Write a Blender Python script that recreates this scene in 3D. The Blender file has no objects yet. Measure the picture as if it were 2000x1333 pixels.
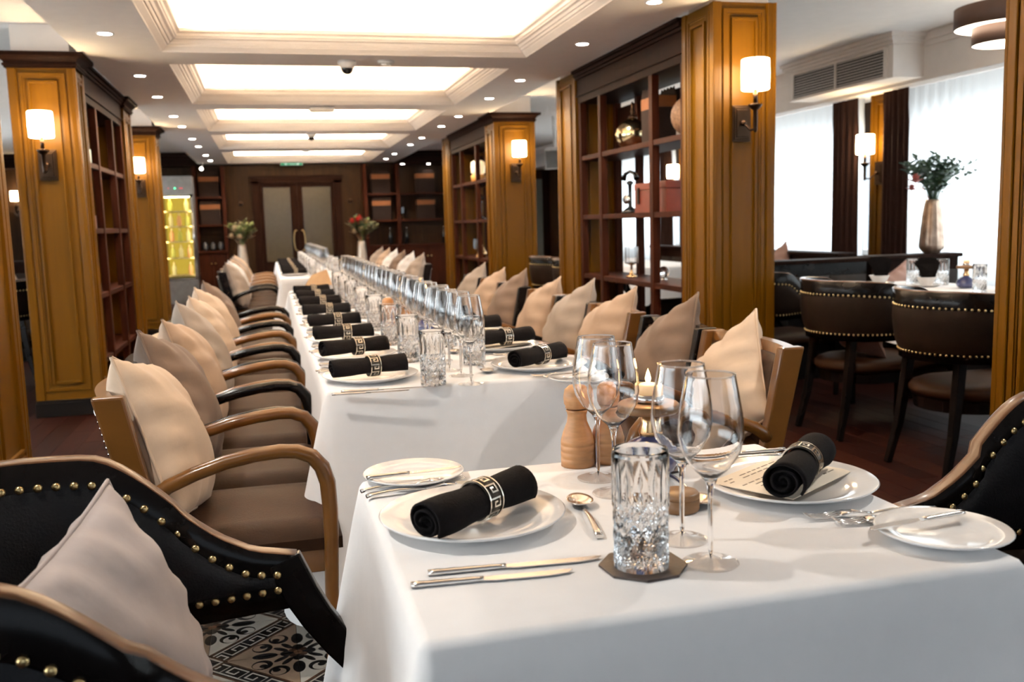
import bpy, bmesh, math, random
import numpy as np
from mathutils import Vector, Matrix
sin, cos, pi, sqrt = math.sin, math.cos, math.pi, math.sqrt
random.seed(7)
C = bpy.context.scene.collection
S = bpy.context.scene

# ------------------------------------------------------------------ camera, world, exposure
cam_d = bpy.data.cameras.new('camera')
cam_d.lens = 33.0
cam_d.sensor_width = 36.0
cam_d.clip_start = 0.05
cam_d.clip_end = 100
cam_d.dof.use_dof = True
cam_d.dof.focus_distance = 1.9
cam_d.dof.aperture_fstop = 5.6
cam = bpy.data.objects.new('camera', cam_d)
C.objects.link(cam)
yaw, pitch, roll = 0.2505716, 0.1265947, -0.0287017
fwd = Vector((sin(yaw) * cos(pitch), cos(yaw) * cos(pitch), -sin(pitch)))
rt = Vector((cos(yaw), -sin(yaw), 0))
up = rt.cross(fwd)
r2 = cos(roll) * rt + sin(roll) * up
u2 = -sin(roll) * rt + cos(roll) * up
M = Matrix((r2, u2, -fwd)).transposed().to_4x4()
M.translation = (0, 0, 1.2)
cam.matrix_world = M
S.camera = cam
S.view_settings.view_transform = 'Standard'
S.view_settings.look = 'None'
S.view_settings.gamma = 1
S.view_settings.exposure = 0.45
S.view_settings.use_curve_mapping = False
try:
    S.cycles.use_denoising = True
    S.cycles.caustics_refractive = True
    S.cycles.caustics_reflective = False
    S.cycles.sample_clamp_indirect = 6
    S.cycles.max_bounces = 14
    S.cycles.transparent_max_bounces = 32
    S.cycles.transmission_bounces = 10
    S.cycles.diffuse_bounces = 6
    S.cycles.glossy_bounces = 4
except Exception:
    pass
w = bpy.data.worlds.new('world')
S.world = w
w.use_nodes = True
w.node_tree.nodes['Background'].inputs[0].default_value = (0.75, 0.87, 1.0, 1)
w.node_tree.nodes['Background'].inputs[1].default_value = 1.0

def area_light(name, loc, rot, sx, sy, power, color):
    d = bpy.data.lights.new(name, 'AREA')
    d.shape = 'RECTANGLE'
    d.size, d.size_y, d.energy, d.color = sx, sy, power, color
    o = bpy.data.objects.new(name, d)
    o.location, o.rotation_euler = loc, rot
    C.objects.link(o)
    return o
DAY = (0.94, 0.965, 1.0)
WIN_Y = [(-2.6, -0.95), (-0.65, 2.95), (3.35, 6.85), (7.3, 10.75), (11.2, 14.6)]
for a, b in WIN_Y:      # daylight standing outside each window of the right-hand wall
    area_light('window_and_fill_daylight', (5.62, (a + b) / 2, 1.34), (0, pi / 2, 0), 1.05, b - a, 22 * (b - a), DAY)
LWIN_Y = [(-2.6, 2.9), (3.3, 6.8), (7.3, 10.8), (11.3, 14.6)]
for a, b in LWIN_Y:     # and outside the windows of the left-hand wall
    area_light('window_and_fill_daylight', (-5.0, (a + b) / 2, 1.34), (0, -pi / 2, 0), 1.05, b - a, 66 * (b - a), DAY)
# added fill light in a made-up opening of the unseen wall behind the camera
area_light('window_and_fill_daylight', (0.6, -3.35, 1.5), (-pi / 2, 0, 0), 3.6, 1.7, 88, (1.0, .965, .93))
COVE_STRENGTH = 130.0
DOWN_POWER = 62.0
SHADE_STRENGTH = 27.0

# ------------------------------------------------------------------ materials
MATS = {}
def nodes_of(name):
    m = bpy.data.materials.new(name)
    m.use_nodes = True
    nt = m.node_tree
    return m, nt, nt.nodes['Principled BSDF']
def mat(name, col, rough=0.5, metal=0.0, spec=0.5, var=0.12, scale=12.0, stretch=(1, 1, 1), bump=0.0, bscale=None, coat=0.0, sheen=0.0, emit=None, es=0.0, sss=0.0):
    if name in MATS: return MATS[name]
    m, nt, b = nodes_of(name)
    N, L = nt.nodes, nt.links
    b.inputs['Roughness'].default_value = rough
    b.inputs['Metallic'].default_value = metal
    b.inputs['Specular IOR Level'].default_value = spec
    b.inputs['Coat Weight'].default_value = coat
    b.inputs['Coat Roughness'].default_value = 0.12
    b.inputs['Sheen Weight'].default_value = sheen
    tc = N.new('ShaderNodeTexCoord'); mp = N.new('ShaderNodeMapping')
    mp.inputs['Scale'].default_value = stretch
    L.new(tc.outputs['Object'], mp.inputs[0])
    nz = N.new('ShaderNodeTexNoise')
    nz.inputs['Scale'].default_value = scale
    nz.inputs['Detail'].default_value = 5
    L.new(mp.outputs[0], nz.inputs['Vector'])
    cr = N.new('ShaderNodeValToRGB')
    cr.color_ramp.elements[0].position = 0.3
    cr.color_ramp.elements[1].position = 0.7
    cr.color_ramp.elements[0].color = tuple(c * (1 - var) for c in col) + (1,)
    cr.color_ramp.elements[1].color = tuple(min(1, c * (1 + var)) for c in col) + (1,)
    L.new(nz.outputs['Fac'], cr.inputs[0])
    L.new(cr.outputs[0], b.inputs['Base Color'])
    if bump:
        bp = N.new('ShaderNodeBump')
        bp.inputs['Strength'].default_value = bump
        bp.inputs['Distance'].default_value = 0.004
        n2 = N.new('ShaderNodeTexNoise')
        n2.inputs['Scale'].default_value = bscale or scale
        n2.inputs['Detail'].default_value = 4
        L.new(mp.outputs[0], n2.inputs['Vector'])
        L.new(n2.outputs['Fac'], bp.inputs['Height'])
        L.new(bp.outputs[0], b.inputs['Normal'])
    if emit:
        b.inputs['Emission Color'].default_value = tuple(emit) + (1,)
        b.inputs['Emission Strength'].default_value = es
    MATS[name] = m
    return m
def thin_glass(name, tint=(1, 1, 1), base=0.03):
    m = bpy.data.materials.new(name); m.use_nodes = True
    nt = m.node_tree; N, L = nt.nodes, nt.links
    N.remove(N['Principled BSDF'])
    out = N['Material Output']
    t = N.new('ShaderNodeBsdfTransparent'); t.inputs[0].default_value = tuple(tint) + (1,)
    g = N.new('ShaderNodeBsdfGlossy'); g.inputs['Roughness'].default_value = 0.02
    g.inputs[0].default_value = (1, 1, 1, 1)
    lw = N.new('ShaderNodeLayerWeight'); lw.inputs[0].default_value = 0.5
    p = N.new('ShaderNodeMath'); p.operation = 'POWER'; p.inputs[1].default_value = 4.0
    a = N.new('ShaderNodeMath'); a.operation = 'MULTIPLY_ADD'; a.inputs[1].default_value = 0.85; a.inputs[2].default_value = base
    mx = N.new('ShaderNodeMixShader')
    L.new(lw.outputs['Facing'], p.inputs[0]); L.new(p.outputs[0], a.inputs[0]); L.new(a.outputs[0], mx.inputs[0])
    L.new(t.outputs[0], mx.inputs[1]); L.new(g.outputs[0], mx.inputs[2]); L.new(mx.outputs[0], out.inputs[0])
    MATS[name] = m
    return m
def real_glass(name, col=(1, 1, 1), rough=0.0, ior=1.5):
    m, nt, b = nodes_of(name)
    b.inputs['Base Color'].default_value = tuple(col) + (1,)
    b.inputs['Roughness'].default_value = rough
    b.inputs['Transmission Weight'].default_value = 1.0
    b.inputs['IOR'].default_value = ior
    MATS[name] = m
    return m
def emitter(name, col, s):
    m = bpy.data.materials.new(name); m.use_nodes = True
    nt = m.node_tree; N, L = nt.nodes, nt.links
    N.remove(N['Principled BSDF'])
    e = N.new('ShaderNodeEmission'); e.inputs[0].default_value = tuple(col) + (1,); e.inputs[1].default_value = s
    L.new(e.outputs[0], N['Material Output'].inputs[0])
    MATS[name] = m
    return m
def sheer(name):
    m = bpy.data.materials.new(name); m.use_nodes = True
    nt = m.node_tree; N, L = nt.nodes, nt.links
    N.remove(N['Principled BSDF'])
    d = N.new('ShaderNodeBsdfDiffuse'); d.inputs[0].default_value = (0.85, 0.86, 0.85, 1)
    t = N.new('ShaderNodeBsdfTranslucent'); t.inputs[0].default_value = (0.9, 0.93, 0.94, 1)
    mx = N.new('ShaderNodeMixShader'); mx.inputs[0].default_value = 0.62
    L.new(d.outputs[0], mx.inputs[1]); L.new(t.outputs[0], mx.inputs[2]); L.new(mx.outputs[0], N['Material Output'].inputs[0])
    MATS[name] = m
    return m
G = dict
white_ceil = mat('plaster_white', (0.84, 0.775, 0.72), 0.85, spec=.2, var=0.02)
cove_white = mat('cove_plaster', (0.9, 0.86, 0.80), 0.7, var=0.02)
gold_wood = mat('honey_wood', (0.118, 0.0475, 0.0013), 0.4, spec=.15, var=0.07, scale=5, stretch=(9, 9, 0.5), coat=0.04)
dark_wood = mat('espresso_wood', (0.015, 0.0055, 0.003), 0.55, spec=.05, var=0.3, scale=5, stretch=(8, 8, 0.6))
red_wood = mat('mahogany_wood', (0.034, 0.0085, 0.0035), 0.5, spec=.06, var=0.3, scale=5, stretch=(8, 8, 0.6))
panel_wood = mat('walnut_panel', (0.030, 0.0135, 0.0045), 0.5, spec=.12, var=0.25, scale=4, stretch=(7, 7, 0.5))
black_base = mat('black_plinth', (0.008, 0.006, 0.005), 0.5, spec=.1)
bent_wood = mat('bentwood_oak', (0.125, 0.050, 0.0095), 0.28, spec=.3, var=0.18, scale=9, stretch=(1, 6, 1), coat=0.3)
black_lacq = mat('black_lacquer', (0.006, 0.0045, 0.004), 0.24, spec=.15, var=0.2, coat=0.05)
rim_reflection = mat('rim_painted_reflection', (0.085, 0.034, 0.012), 0.3, spec=.4, var=0.2, coat=0.2)  # brown tint paints warm reflections onto the top edge of the black frame
seat_leather = mat('brown_leather', (0.024, 0.0098, 0.0042), 0.5, spec=.10, var=0.12, scale=20, bump=0.25, bscale=220)
black_leather = mat('black_leather', (0.011, 0.011, 0.0125), 0.45, spec=.18, var=0.15, scale=20, bump=0.3, bscale=240)
tub_leather = mat('chocolate_leather', (0.015, 0.009, 0.006), 0.5, spec=.06, var=0.15, scale=20, bump=0.3, bscale=240)
brass = mat('aged_brass', (0.62, 0.46, 0.22), 0.3, metal=1.0, var=0.15)
bronze = mat('bronze', (0.055, 0.032, 0.020), 0.36, metal=1.0, var=0.25)
steel = mat('polished_steel', (0.78, 0.75, 0.72), 0.18, metal=1.0, var=0.04)
silver_ring = mat('silver_ring', (0.82, 0.76, 0.66), 0.22, metal=1.0, var=0.05)
ring_shade = mat('ring_recess_shade', (0.05, 0.04, 0.03), 0.5, metal=0.6)  # band darkened to paint the shade between the raised key bars
linen = mat('white_linen', (0.86, 0.845, 0.84), 0.9, spec=.1, var=0.012, scale=30, bump=0.06, bscale=160)
black_linen = mat('black_linen', (0.0075, 0.0065, 0.007), 0.9, spec=.08, var=0.2, scale=60, bump=0.3, bscale=260)
china = mat('white_china', (0.80, 0.79, 0.78), 0.12, var=0.01, coat=0.5)
menu_paper = mat('cream_paper', (0.84, 0.74, 0.60), 0.8, var=0.03)
ink = mat('menu_ink', (0.22, 0.17, 0.12), 0.8)
oak = mat('beech_wood', (0.44, 0.215, 0.088), 0.45, var=0.15, scale=14, stretch=(2, 2, 9))
oak_dark = mat('oiled_wood', (0.21, 0.105, 0.042), 0.4, var=0.2, scale=14)
coaster_m = mat('dark_leather_coaster', (0.045, 0.030, 0.024), 0.5, bump=0.2, bscale=200)
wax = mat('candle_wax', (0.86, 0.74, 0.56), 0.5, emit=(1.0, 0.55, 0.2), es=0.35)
flame_m = emitter('flame', (1.0, 0.62, 0.22), 9.0)
shade_m = emitter('lamp_shade_glow', (1.0, 0.76, 0.46), SHADE_STRENGTH)
cove_m = emitter('cove_led', (1.0, 0.77, 0.52), COVE_STRENGTH)
down_m = emitter('downlight_led', (1.0, 0.93, 0.84), 45.0)
spot_trim = mat('white_enamel', (0.8, 0.78, 0.75), 0.4)

crystal = real_glass('cut_crystal', (1, 1, 1), 0.0, 1.52)
foot_glass = thin_glass('foot_glass', (.985, .985, .985), .06)
stem_glass = real_glass('stem_glass', (1, 1, 1), 0.0, 1.45)
bowl_glass = real_glass('wine_glass_clear', (1, 1, 1), 0.0, 1.5)
pane_glass = thin_glass('pane_glass', (0.85, 0.83, 0.78), 0.10)
mirror_pane = mat('smoked_pane', (0.060, 0.048, 0.026), 0.15, metal=0.0, spec=0.5, var=0.05)
blue_glass = mat('blue_glass', (0.06, 0.07, 0.17), 0.1, spec=0.7, coat=0.6)
sheer_m = sheer('sheer_voile')
drape_m = mat('plum_drape', (0.038, 0.018, 0.014), 0.85, spec=.1)
banq_leather = mat('banquette_leather', (0.030, 0.022, 0.018), 0.5, spec=.12, bump=0.3, bscale=200)
PIL = {
 'cream': mat('cream_velvet', (0.56, 0.425, 0.31), 0.75, spec=.15, var=0.05, sheen=.08, bump=0.25, bscale=35),
 'beige': mat('beige_velvet', (0.42, 0.30, 0.215), 0.75, spec=.15, var=0.05, sheen=.08, bump=0.25, bscale=35),
 'taupe': mat('taupe_velvet', (0.155, 0.108, 0.082), 0.75, spec=.15, var=0.06, sheen=.08, bump=0.25, bscale=35),
 'grey': mat('grey_velvet', (0.40, 0.35, 0.335), 0.7, spec=.15, var=0.06, sheen=.08, bump=0.25, bscale=35),
 'stone': mat('stone_velvet', (0.32, 0.26, 0.215), 0.75, spec=.15, var=0.06, sheen=.08, bump=0.25, bscale=35),
 'white': mat('ivory_satin', (0.74, 0.71, 0.68), 0.5, var=0.04, sheen=0.3, bump=0.2, bscale=35),
 'rose': mat('rose_velvet', (0.44, 0.27, 0.22), 0.75, spec=.15, var=0.05, sheen=.08, bump=0.2, bscale=35)}

# ------------------------------------------------------------------ mesh builder
class MB:
    def __init__(s): s.v, s.f, s.m, s.sm = [], [], [], []
    def add(s, vs, fs, mi=0, smooth=False):
        b = len(s.v); s.v += [tuple(p) for p in vs]
        for f in fs:
            s.f.append(tuple(i + b for i in f)); s.m.append(mi); s.sm.append(smooth)
        return s
    def box(s, x0, x1, y0, y1, z0, z1, mi=0):
        vs = [(x, y, z) for z in (z0, z1) for y in (y0, y1) for x in (x0, x1)]
        return s.add(vs, [(0, 2, 3, 1), (4, 5, 7, 6), (0, 1, 5, 4), (2, 6, 7, 3), (0, 4, 6, 2), (1, 3, 7, 5)], mi)
    def grid(s, fn, nu, nv, mi=0, smooth=True, cu=False, flip=False):
        vs = [fn(i / nu if not cu else i / nu, j / nv) for j in range(nv + 1) for i in range(nu if cu else nu + 1)]
        w = nu if cu else nu + 1
        fs = []
        for j in range(nv):
            for i in range(nu):
                a, b = j * w + i, j * w + (i + 1) % w
                q = (a, b, b + w, a + w)
                fs.append(q[::-1] if flip else q)
        return s.add(vs, fs, mi, smooth)
    def lathe(s, prof, seg=24, c=(0, 0, 0), mi=0, smooth=True, cap0=True, cap1=True):
        n = len(prof)
        vs = [(c[0] + r * cos(2 * pi * i / seg), c[1] + r * sin(2 * pi * i / seg), c[2] + z) for r, z in prof for i in range(seg)]
        fs = [(j * seg + i, j * seg + (i + 1) % seg, (j + 1) * seg + (i + 1) % seg, (j + 1) * seg + i) for j in range(n - 1) for i in range(seg)]
        s.add(vs, fs, mi, smooth)
        if cap0 and prof[0][0] > 1e-6: s.add([vs[i] for i in range(seg)], [tuple(range(seg))[::-1]], mi)
        if cap1 and prof[-1][0] > 1e-6: s.add([vs[(n - 1) * seg + i] for i in range(seg)], [tuple(range(seg))], mi)
        return s
    def tube(s, pts, rad, seg=8, mi=0, oval=(1, 1), ref=(0, 1, 0), smooth=True, caps=True):
        pts = [Vector(p) for p in pts]; n = len(pts)
        if not isinstance(rad, (list, tuple)): rad = [rad] * n
        vs = []; ref = Vector(ref)
        for k, p in enumerate(pts):
            t = (pts[min(k + 1, n - 1)] - pts[max(k - 1, 0)]).normalized()
            a = ref - t * ref.dot(t)
            if a.length < 1e-4: a = Vector((1, 0, 0)) - t * t.x
            if a.length < 1e-4: a = Vector((0, 0, 1)) - t * t.z
            a.normalize(); b = t.cross(a)
            for i in range(seg):
                th = 2 * pi * (i + 0.5) / seg
                vs.append(p + a * cos(th) * rad[k] * oval[0] + b * sin(th) * rad[k] * oval[1])
        fs = [(j * seg + i, j * seg + (i + 1) % seg, (j + 1) * seg + (i + 1) % seg, (j + 1) * seg + i) for j in range(n - 1) for i in range(seg)]
        s.add(vs, fs, mi, smooth)
        if caps:
            s.add(vs[:seg], [tuple(range(seg))[::-1]], mi); s.add(vs[-seg:], [tuple(range(seg))], mi)
        return s
    def poly_prism(s, pts, z0, z1, mi=0):
        n = len(pts)
        vs = [(x, y, z0) for x, y in pts] + [(x, y, z1) for x, y in pts]
        fs = [tuple(range(n))[::-1], tuple(range(n, 2 * n))] + [(i, (i + 1) % n, (i + 1) % n + n, i + n) for i in range(n)]
        return s.add(vs, fs, mi)
    def ball(s, c, r, seg=8, rings=5, mi=0, sc=(1, 1, 1)):
        pr = [(r * sin(pi * k / rings), -r * cos(pi * k / rings)) for k in range(rings + 1)]
        b = len(s.v)
        s.lathe(pr, seg, (0, 0, 0), mi, True, False, False)
        for i in range(b, len(s.v)):
            x, y, z = s.v[i]; s.v[i] = (c[0] + x * sc[0], c[1] + y * sc[1], c[2] + z * sc[2])
        return s
    def xf(s, M_, i0=0):
        for i in range(i0, len(s.v)): s.v[i] = tuple(M_ @ Vector(s.v[i]))
        return s
    def mesh(s, name, *mats, bevel=0.0, merge=True):
        me = bpy.data.meshes.new(name)
        me.from_pydata(s.v, [], s.f)
        for m in mats: me.materials.append(m)
        me.polygons.foreach_set('material_index', s.m)
        me.polygons.foreach_set('use_smooth', s.sm)
        if merge or bevel:
            bm = bmesh.new(); bm.from_mesh(me)
            if merge: bmesh.ops.remove_doubles(bm, verts=bm.verts, dist=1e-5)
            bmesh.ops.recalc_face_normals(bm, faces=bm.faces)
            if bevel:
                es = [e for e in bm.edges if len(e.link_faces) == 2 and e.calc_face_angle(0) > 0.6]
                bmesh.ops.bevel(bm, geom=es, offset=bevel, segments=2, affect='EDGES', profile=0.6)
            bm.to_mesh(me); bm.free()
        me.update()
        return me
def B(x0, x1, y0, y1, z0, z1): return MB().box(x0, x1, y0, y1, z0, z1)

# ------------------------------------------------------------------ objects
def part(name, mesh, kids=(), loc=None, rot=None, label=None, kind=None):
    return (name, mesh, list(kids), loc, rot, label, kind)
def _mk(p, parent):
    name, mesh, kids, loc, rot, label, kind = p
    o = bpy.data.objects.new(name, mesh)
    C.objects.link(o); o.parent = parent
    if loc: o.location = loc
    if rot: o.rotation_euler = rot
    if label: o['label'] = label
    if kind: o['kind'] = kind
    for k in kids: _mk(k, o)
    return o
def thing(name, what, loc=(0, 0, 0), rz=0.0, label=None, cat=None, group=None, rot=None, kind=None, scale=None):
    """what: a mesh (one-mesh thing) or a list of parts under an Empty at the thing's base."""
    o = bpy.data.objects.new(name, None if isinstance(what, list) else what)
    if isinstance(what, list): o.empty_display_size = 0.1
    C.objects.link(o)
    o.location = loc
    o.rotation_euler = rot if rot else (0, 0, rz)
    if scale: o.scale = scale
    if label: o['label'] = label
    if cat: o['category'] = cat
    if group: o['group'] = group
    if kind: o['kind'] = kind
    if isinstance(what, list):
        for p in what: _mk(p, o)
    return o
ORD = ['first', 'second', 'third', 'fourth', 'fifth', 'sixth', 'seventh', 'eighth', 'ninth', 'tenth', 'eleventh', 'twelfth', 'thirteenth', 'fourteenth']

# ------------------------------------------------------------------ room shell
XL, XR, YB, YE = -4.7, 5.35, -3.25, 17.65
ZC, ZS = 2.35, 2.53
fl = B(XL, XR, YB, YE, -0.12, -0.005)
floor_m, nt, b = nodes_of('dark_plank_floor')
tc = nt.nodes.new('ShaderNodeTexCoord'); mp = nt.nodes.new('ShaderNodeMapping')
mp.inputs['Rotation'].default_value = (0, 0, pi / 2)
br = nt.nodes.new('ShaderNodeTexBrick')
br.inputs['Scale'].default_value = 1.0
br.inputs['Brick Width'].default_value = 1.2; br.inputs['Row Height'].default_value = 0.125
br.inputs['Mortar Size'].default_value = 0.002
br.inputs['Color1'].default_value = (0.020, 0.0055, 0.0035, 1); br.inputs['Color2'].default_value = (0.015, 0.0045, 0.003, 1)
br.inputs['Mortar'].default_value = (0.005, 0.003, 0.002, 1)
nt.links.new(tc.outputs['Object'], mp.inputs[0]); nt.links.new(mp.outputs[0], br.inputs['Vector'])
nt.links.new(br.outputs['Color'], b.inputs['Base Color'])
b.inputs['Roughness'].default_value = 0.45
b.inputs['Specular IOR Level'].default_value = .06
floor = thing('floor', fl.mesh('floor', floor_m), label='dark reddish plank floor of the dining room', cat='floor', kind='structure')
plank_m = []
for k in range(3):
    c = [(0.018, 0.0045, 0.0025), (0.013, 0.0035, 0.002), (0.023, 0.006, 0.003)][k]
    plank_m.append(mat('mahogany_plank_%s' % 'abc'[k], c, 0.5, spec=.05, var=0.3, scale=6, stretch=(10, 0.8, 1)))
plank_me = {}
def planks(x0, x1, y0, y1):
    n = round((x1 - x0) / 0.125); wd = (x1 - x0) / n
    for i in range(n):
        y = y0 - random.random() * 0.9
        while y < y1:
            ln = random.choice((0.9, 1.1, 1.3))
            a, bb = max(y, y0), min(y + ln, y1)
            y += ln
            if bb - a < 0.1: continue
            key = (round(bb - a, 2), random.randrange(3))
            if key not in plank_me:
                plank_me[key] = B(-wd / 2 + 0.001, wd / 2 - 0.001, 0.001, bb - a - 0.001, -0.0049, 0).mesh('plank', plank_m[key[1]], bevel=0.0012)
            _mk(part('plank', plank_me[key], loc=(x0 + (i + 0.5) * wd, a, 0)), floor)
TX0, TY0, TW, TH = -0.725, 1.13, 0.247, 0.249
NTX, NTY = 8, 14
planks(-2.6, TX0, 2.5, 8.2)
planks(TX0 + NTX * TW, 3.75, 2.2, 7.0)

def tile_pixels(N=256):
    v, u = np.mgrid[0:N, 0:N] / (N - 1.0)
    img = np.zeros((N, N, 4)); img[..., 3] = 1
    light = np.array((0.50, 0.46, 0.40)); tan = np.array((0.20, 0.095, 0.050)); blk = np.array((0.010, 0.010, 0.012)); brn = np.array((0.075, 0.035, 0.02))
    img[..., :3] = light
    for (cu, cv, col) in ((0, 1, light), (1, 0, light * np.array((0.62, 0.46, 0.36)))):
        p, q = np.abs(u - cu), np.abs(v - cv)
        reg = p + q < 0.80
        img[reg, :3] = col
        for a, bq in ((p, q), (q, p)):
            img[reg & ((((a - 0.37) / 0.14) ** 2 + ((bq) / 0.07) ** 2) < 1), :3] = blk
            big = (a - 0.40) ** 2 + (bq - 0.215) ** 2
            img[reg & (big < 0.115 ** 2), :3] = blk
            img[reg & ((a - 0.425) ** 2 + (bq - 0.225) ** 2 < 0.082 ** 2), :3] = col
            img[reg & ((a - 0.385) ** 2 + (bq - 0.245) ** 2 < 0.045 ** 2), :3] = blk
            img[reg & ((((a - 0.19) * 0.8 + (bq - 0.12) * 0.6) / 0.10) ** 2 + (((bq - 0.12) * 0.8 - (a - 0.19) * 0.6) / 0.035) ** 2 < 1), :3] = blk
        r = np.hypot(p, q); th = np.arctan2(q, p)
        img[(r < 0.20 * np.abs(np.cos(2 * th)) ** 0.6), :3] = blk
        img[(r < 0.13 * np.abs(np.sin(2 * th)) ** 0.8), :3] = brn
        img[r < 0.05, :3] = tan
    t = (u - v) * 0.7071; sq = (u + v) * 0.7071
    band = np.abs(t) < 0.145
    img[band, :3] = blk
    img[(np.abs(t) > 0.115) & band, :3] = brn * 1.3
    per = 1.4142 / 5
    lx, ly = np.mod(sq, per) / per, t / 0.105
    seg = [((0.0, -.8), (0.0, .8)), ((0.0, .8), (.8, .8)), ((.8, .8), (.8, -.3)), ((.8, -.3), (.38, -.3)), ((.38, -.3), (.38, .3)), ((0, -.8), (1, -.8))]
    d = np.full(u.shape, 9.0)
    for (a0, b0), (a1, b1) in seg:
        A = np.array((a0 * per, b0 * 0.105)); Bv = np.array((a1 * per, b1 * 0.105)) - A
        px, py = lx * per - A[0], t - A[1]
        h = np.clip((px * Bv[0] + py * Bv[1]) / (Bv @ Bv + 1e-9), 0, 1)
        d = np.minimum(d, np.hypot(px - h * Bv[0], py - h * Bv[1]))
    img[(d < 0.011) & (np.abs(t) < 0.11), :3] = light * 0.85
    for cu, cv in ((0, 0), (1, 1)):
        r1 = np.abs(u - cu) + np.abs(v - cv)
        img[r1 < 0.22, :3] = brn; img[r1 < 0.17, :3] = light * 0.8; img[r1 < 0.13, :3] = blk
    return img
im = bpy.data.images.new('encaustic_pattern', 256, 256, float_buffer=True)
im.colorspace_settings.name = 'Non-Color'
im.pixels.foreach_set(tile_pixels().astype(np.float32).ravel())
im.pack()
tile_m, nt, b = nodes_of('encaustic_tile')
ti = nt.nodes.new('ShaderNodeTexImage'); ti.image = im; ti.extension = 'EXTEND'
tc = nt.nodes.new('ShaderNodeTexCoord'); mp = nt.nodes.new('ShaderNodeMapping')
mp.inputs['Scale'].default_value = (1 / TW, 1 / TH, 1); mp.inputs['Location'].default_value = (0.5, 0.5, 0)
nt.links.new(tc.outputs['Object'], mp.inputs[0]); nt.links.new(mp.outputs[0], ti.inputs[0])
nt.links.new(ti.outputs[0], b.inputs['Base Color'])
b.inputs['Roughness'].default_value = 0.35
tile_me = B(-TW / 2 + .001, TW / 2 - .001, -TH / 2 + .001, TH / 2 - .001, -0.0049, 0).mesh('tile', tile_m, bevel=0.001)
for i in range(NTX):
    for j in range(NTY):
        k = (i + j) % 2
        _mk(part('tile', tile_me, loc=(TX0 + (i + .5) * TW, TY0 + (j + .5) * TH, 0), rot=(0, 0, pi / 2 if k else 0)), floor)

# ceiling: dropped central soffit with lit coffers, higher aisles
COF = [(1.85, 3.95), (4.42, 6.60), (7.07, 9.24), (9.65, 11.73), (12.18, 14.32), (14.84, 17.35)]
CX0, CX1 = -0.585, 1.85
sx0, sx1 = -1.095, 2.37
cm = MB()
cm.box(sx0, CX0, YB, YE, ZC, 3.05); cm.box(CX1, sx1, YB, YE, ZC, 3.05)
ys = [YB] + [v for c in COF for v in c] + [YE]
for k in range(0, len(ys), 2): cm.box(CX0, CX1, ys[k], ys[k + 1], ZC, 3.05)
ceiling = thing('ceiling', cm.mesh('ceiling', white_ceil), label='white dropped ceiling band with a row of lit coffers', cat='ceiling', kind='structure')
side_c = MB(); side_c.box(XL, sx0, YB, YE, ZS, 2.7); side_c.box(sx1, XR, YB, YE, ZS, 2.7)
_mk(part('aisle_ceiling', side_c.mesh('aisle_ceiling', white_ceil)), ceiling)
PROF = [(0, 0.0), (0.004, 0.006), (0.036, 0.030), (0.038, 0.037), (0.046, 0.037), (0.054, 0.046), (0.056, 0.052), (0.064, 0.052), (0.076, 0.066), (0.092, 0.072), (0.096, 0.08), (0.104, 0.084), (0.108, 0.10), (0.126, 0.108), (0.126, 0.135), (0.0, 0.135)]
for (a, bb) in COF:
    m_ = MB()
    n = len(PROF)
    vs = []
    for (d, z) in PROF:
        vs += [(CX0 + d, a + d, ZC + z), (CX1 - d, a + d, ZC + z), (CX1 - d, bb - d, ZC + z), (CX0 + d, bb - d, ZC + z)]
    m_.add(vs, [(k * 4 + i, k * 4 + (i + 1) % 4, (k + 1) * 4 + (i + 1) % 4, (k + 1) * 4 + i) for k in range(n - 1) for i in range(4)])
    _mk(part('coffer_trim', m_.mesh('coffer_trim', white_ceil)), ceiling)
    _mk(part('coffer_top', B(CX0, CX1, a, bb, 2.93, 2.99).mesh('coffer_top', cove_white)), ceiling)
    st = MB(); z = ZC + 0.137
    for q in ((CX0 + .05, CX0 + .075, a + .1, bb - .1), (CX1 - .075, CX1 - .05, a + .1, bb - .1), (CX0 + .1, CX1 - .1, a + .05, a + .075), (CX0 + .1, CX1 - .1, bb - .075, bb - .05)):
        st.box(*q, z, z + 0.012)
    _mk(part('cove_light', st.mesh('cove_light', cove_m)), ceiling)

# walls
wlm = MB(); wlm.box(XL - .15, XL, YB, YE, 0, .8); wlm.box(XL - .15, XL, YB, YE, 1.88, 2.6)
prev = YB
for a, bb in LWIN_Y + [(YE, YE)]:
    wlm.box(XL - .15, XL, prev, a, .8, 1.88); prev = bb
wl = thing('wall_left', wlm.mesh('wall_left', panel_wood), label='dark panelled wall of the left aisle', cat='wall', kind='structure')
wb = MB(); wb.box(XL, -1.4, YB - .1, YB, 0, 2.6); wb.box(2.6, XR, YB - .1, YB, 0, 2.6); wb.box(-1.4, 2.6, YB - .1, YB, 0, .6); wb.box(-1.4, 2.6, YB - .1, YB, 2.4, 2.6)
thing('wall_back', wb.mesh('wall_back', panel_wood), label='panelled wall with a wide opening added for fill light behind the near table', cat='wall', kind='structure')
wr = MB()
wr.box(XR, XR + .15, YB, YE, 0, 0.8); wr.box(XR, XR + .15, YB, YE, 1.88, 2.6)
prev = YB
for a, bb in WIN_Y + [(YE, YE)]:
    wr.box(XR, XR + .15, prev, a, .8, 1.88); prev = bb
thing('wall_right', wr.mesh('wall_right', panel_wood), label='window wall behind the sheer curtains', cat='wall', kind='structure')
frame_m = mat('window_frame_white', (0.7, 0.7, 0.7), 0.5)
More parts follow.
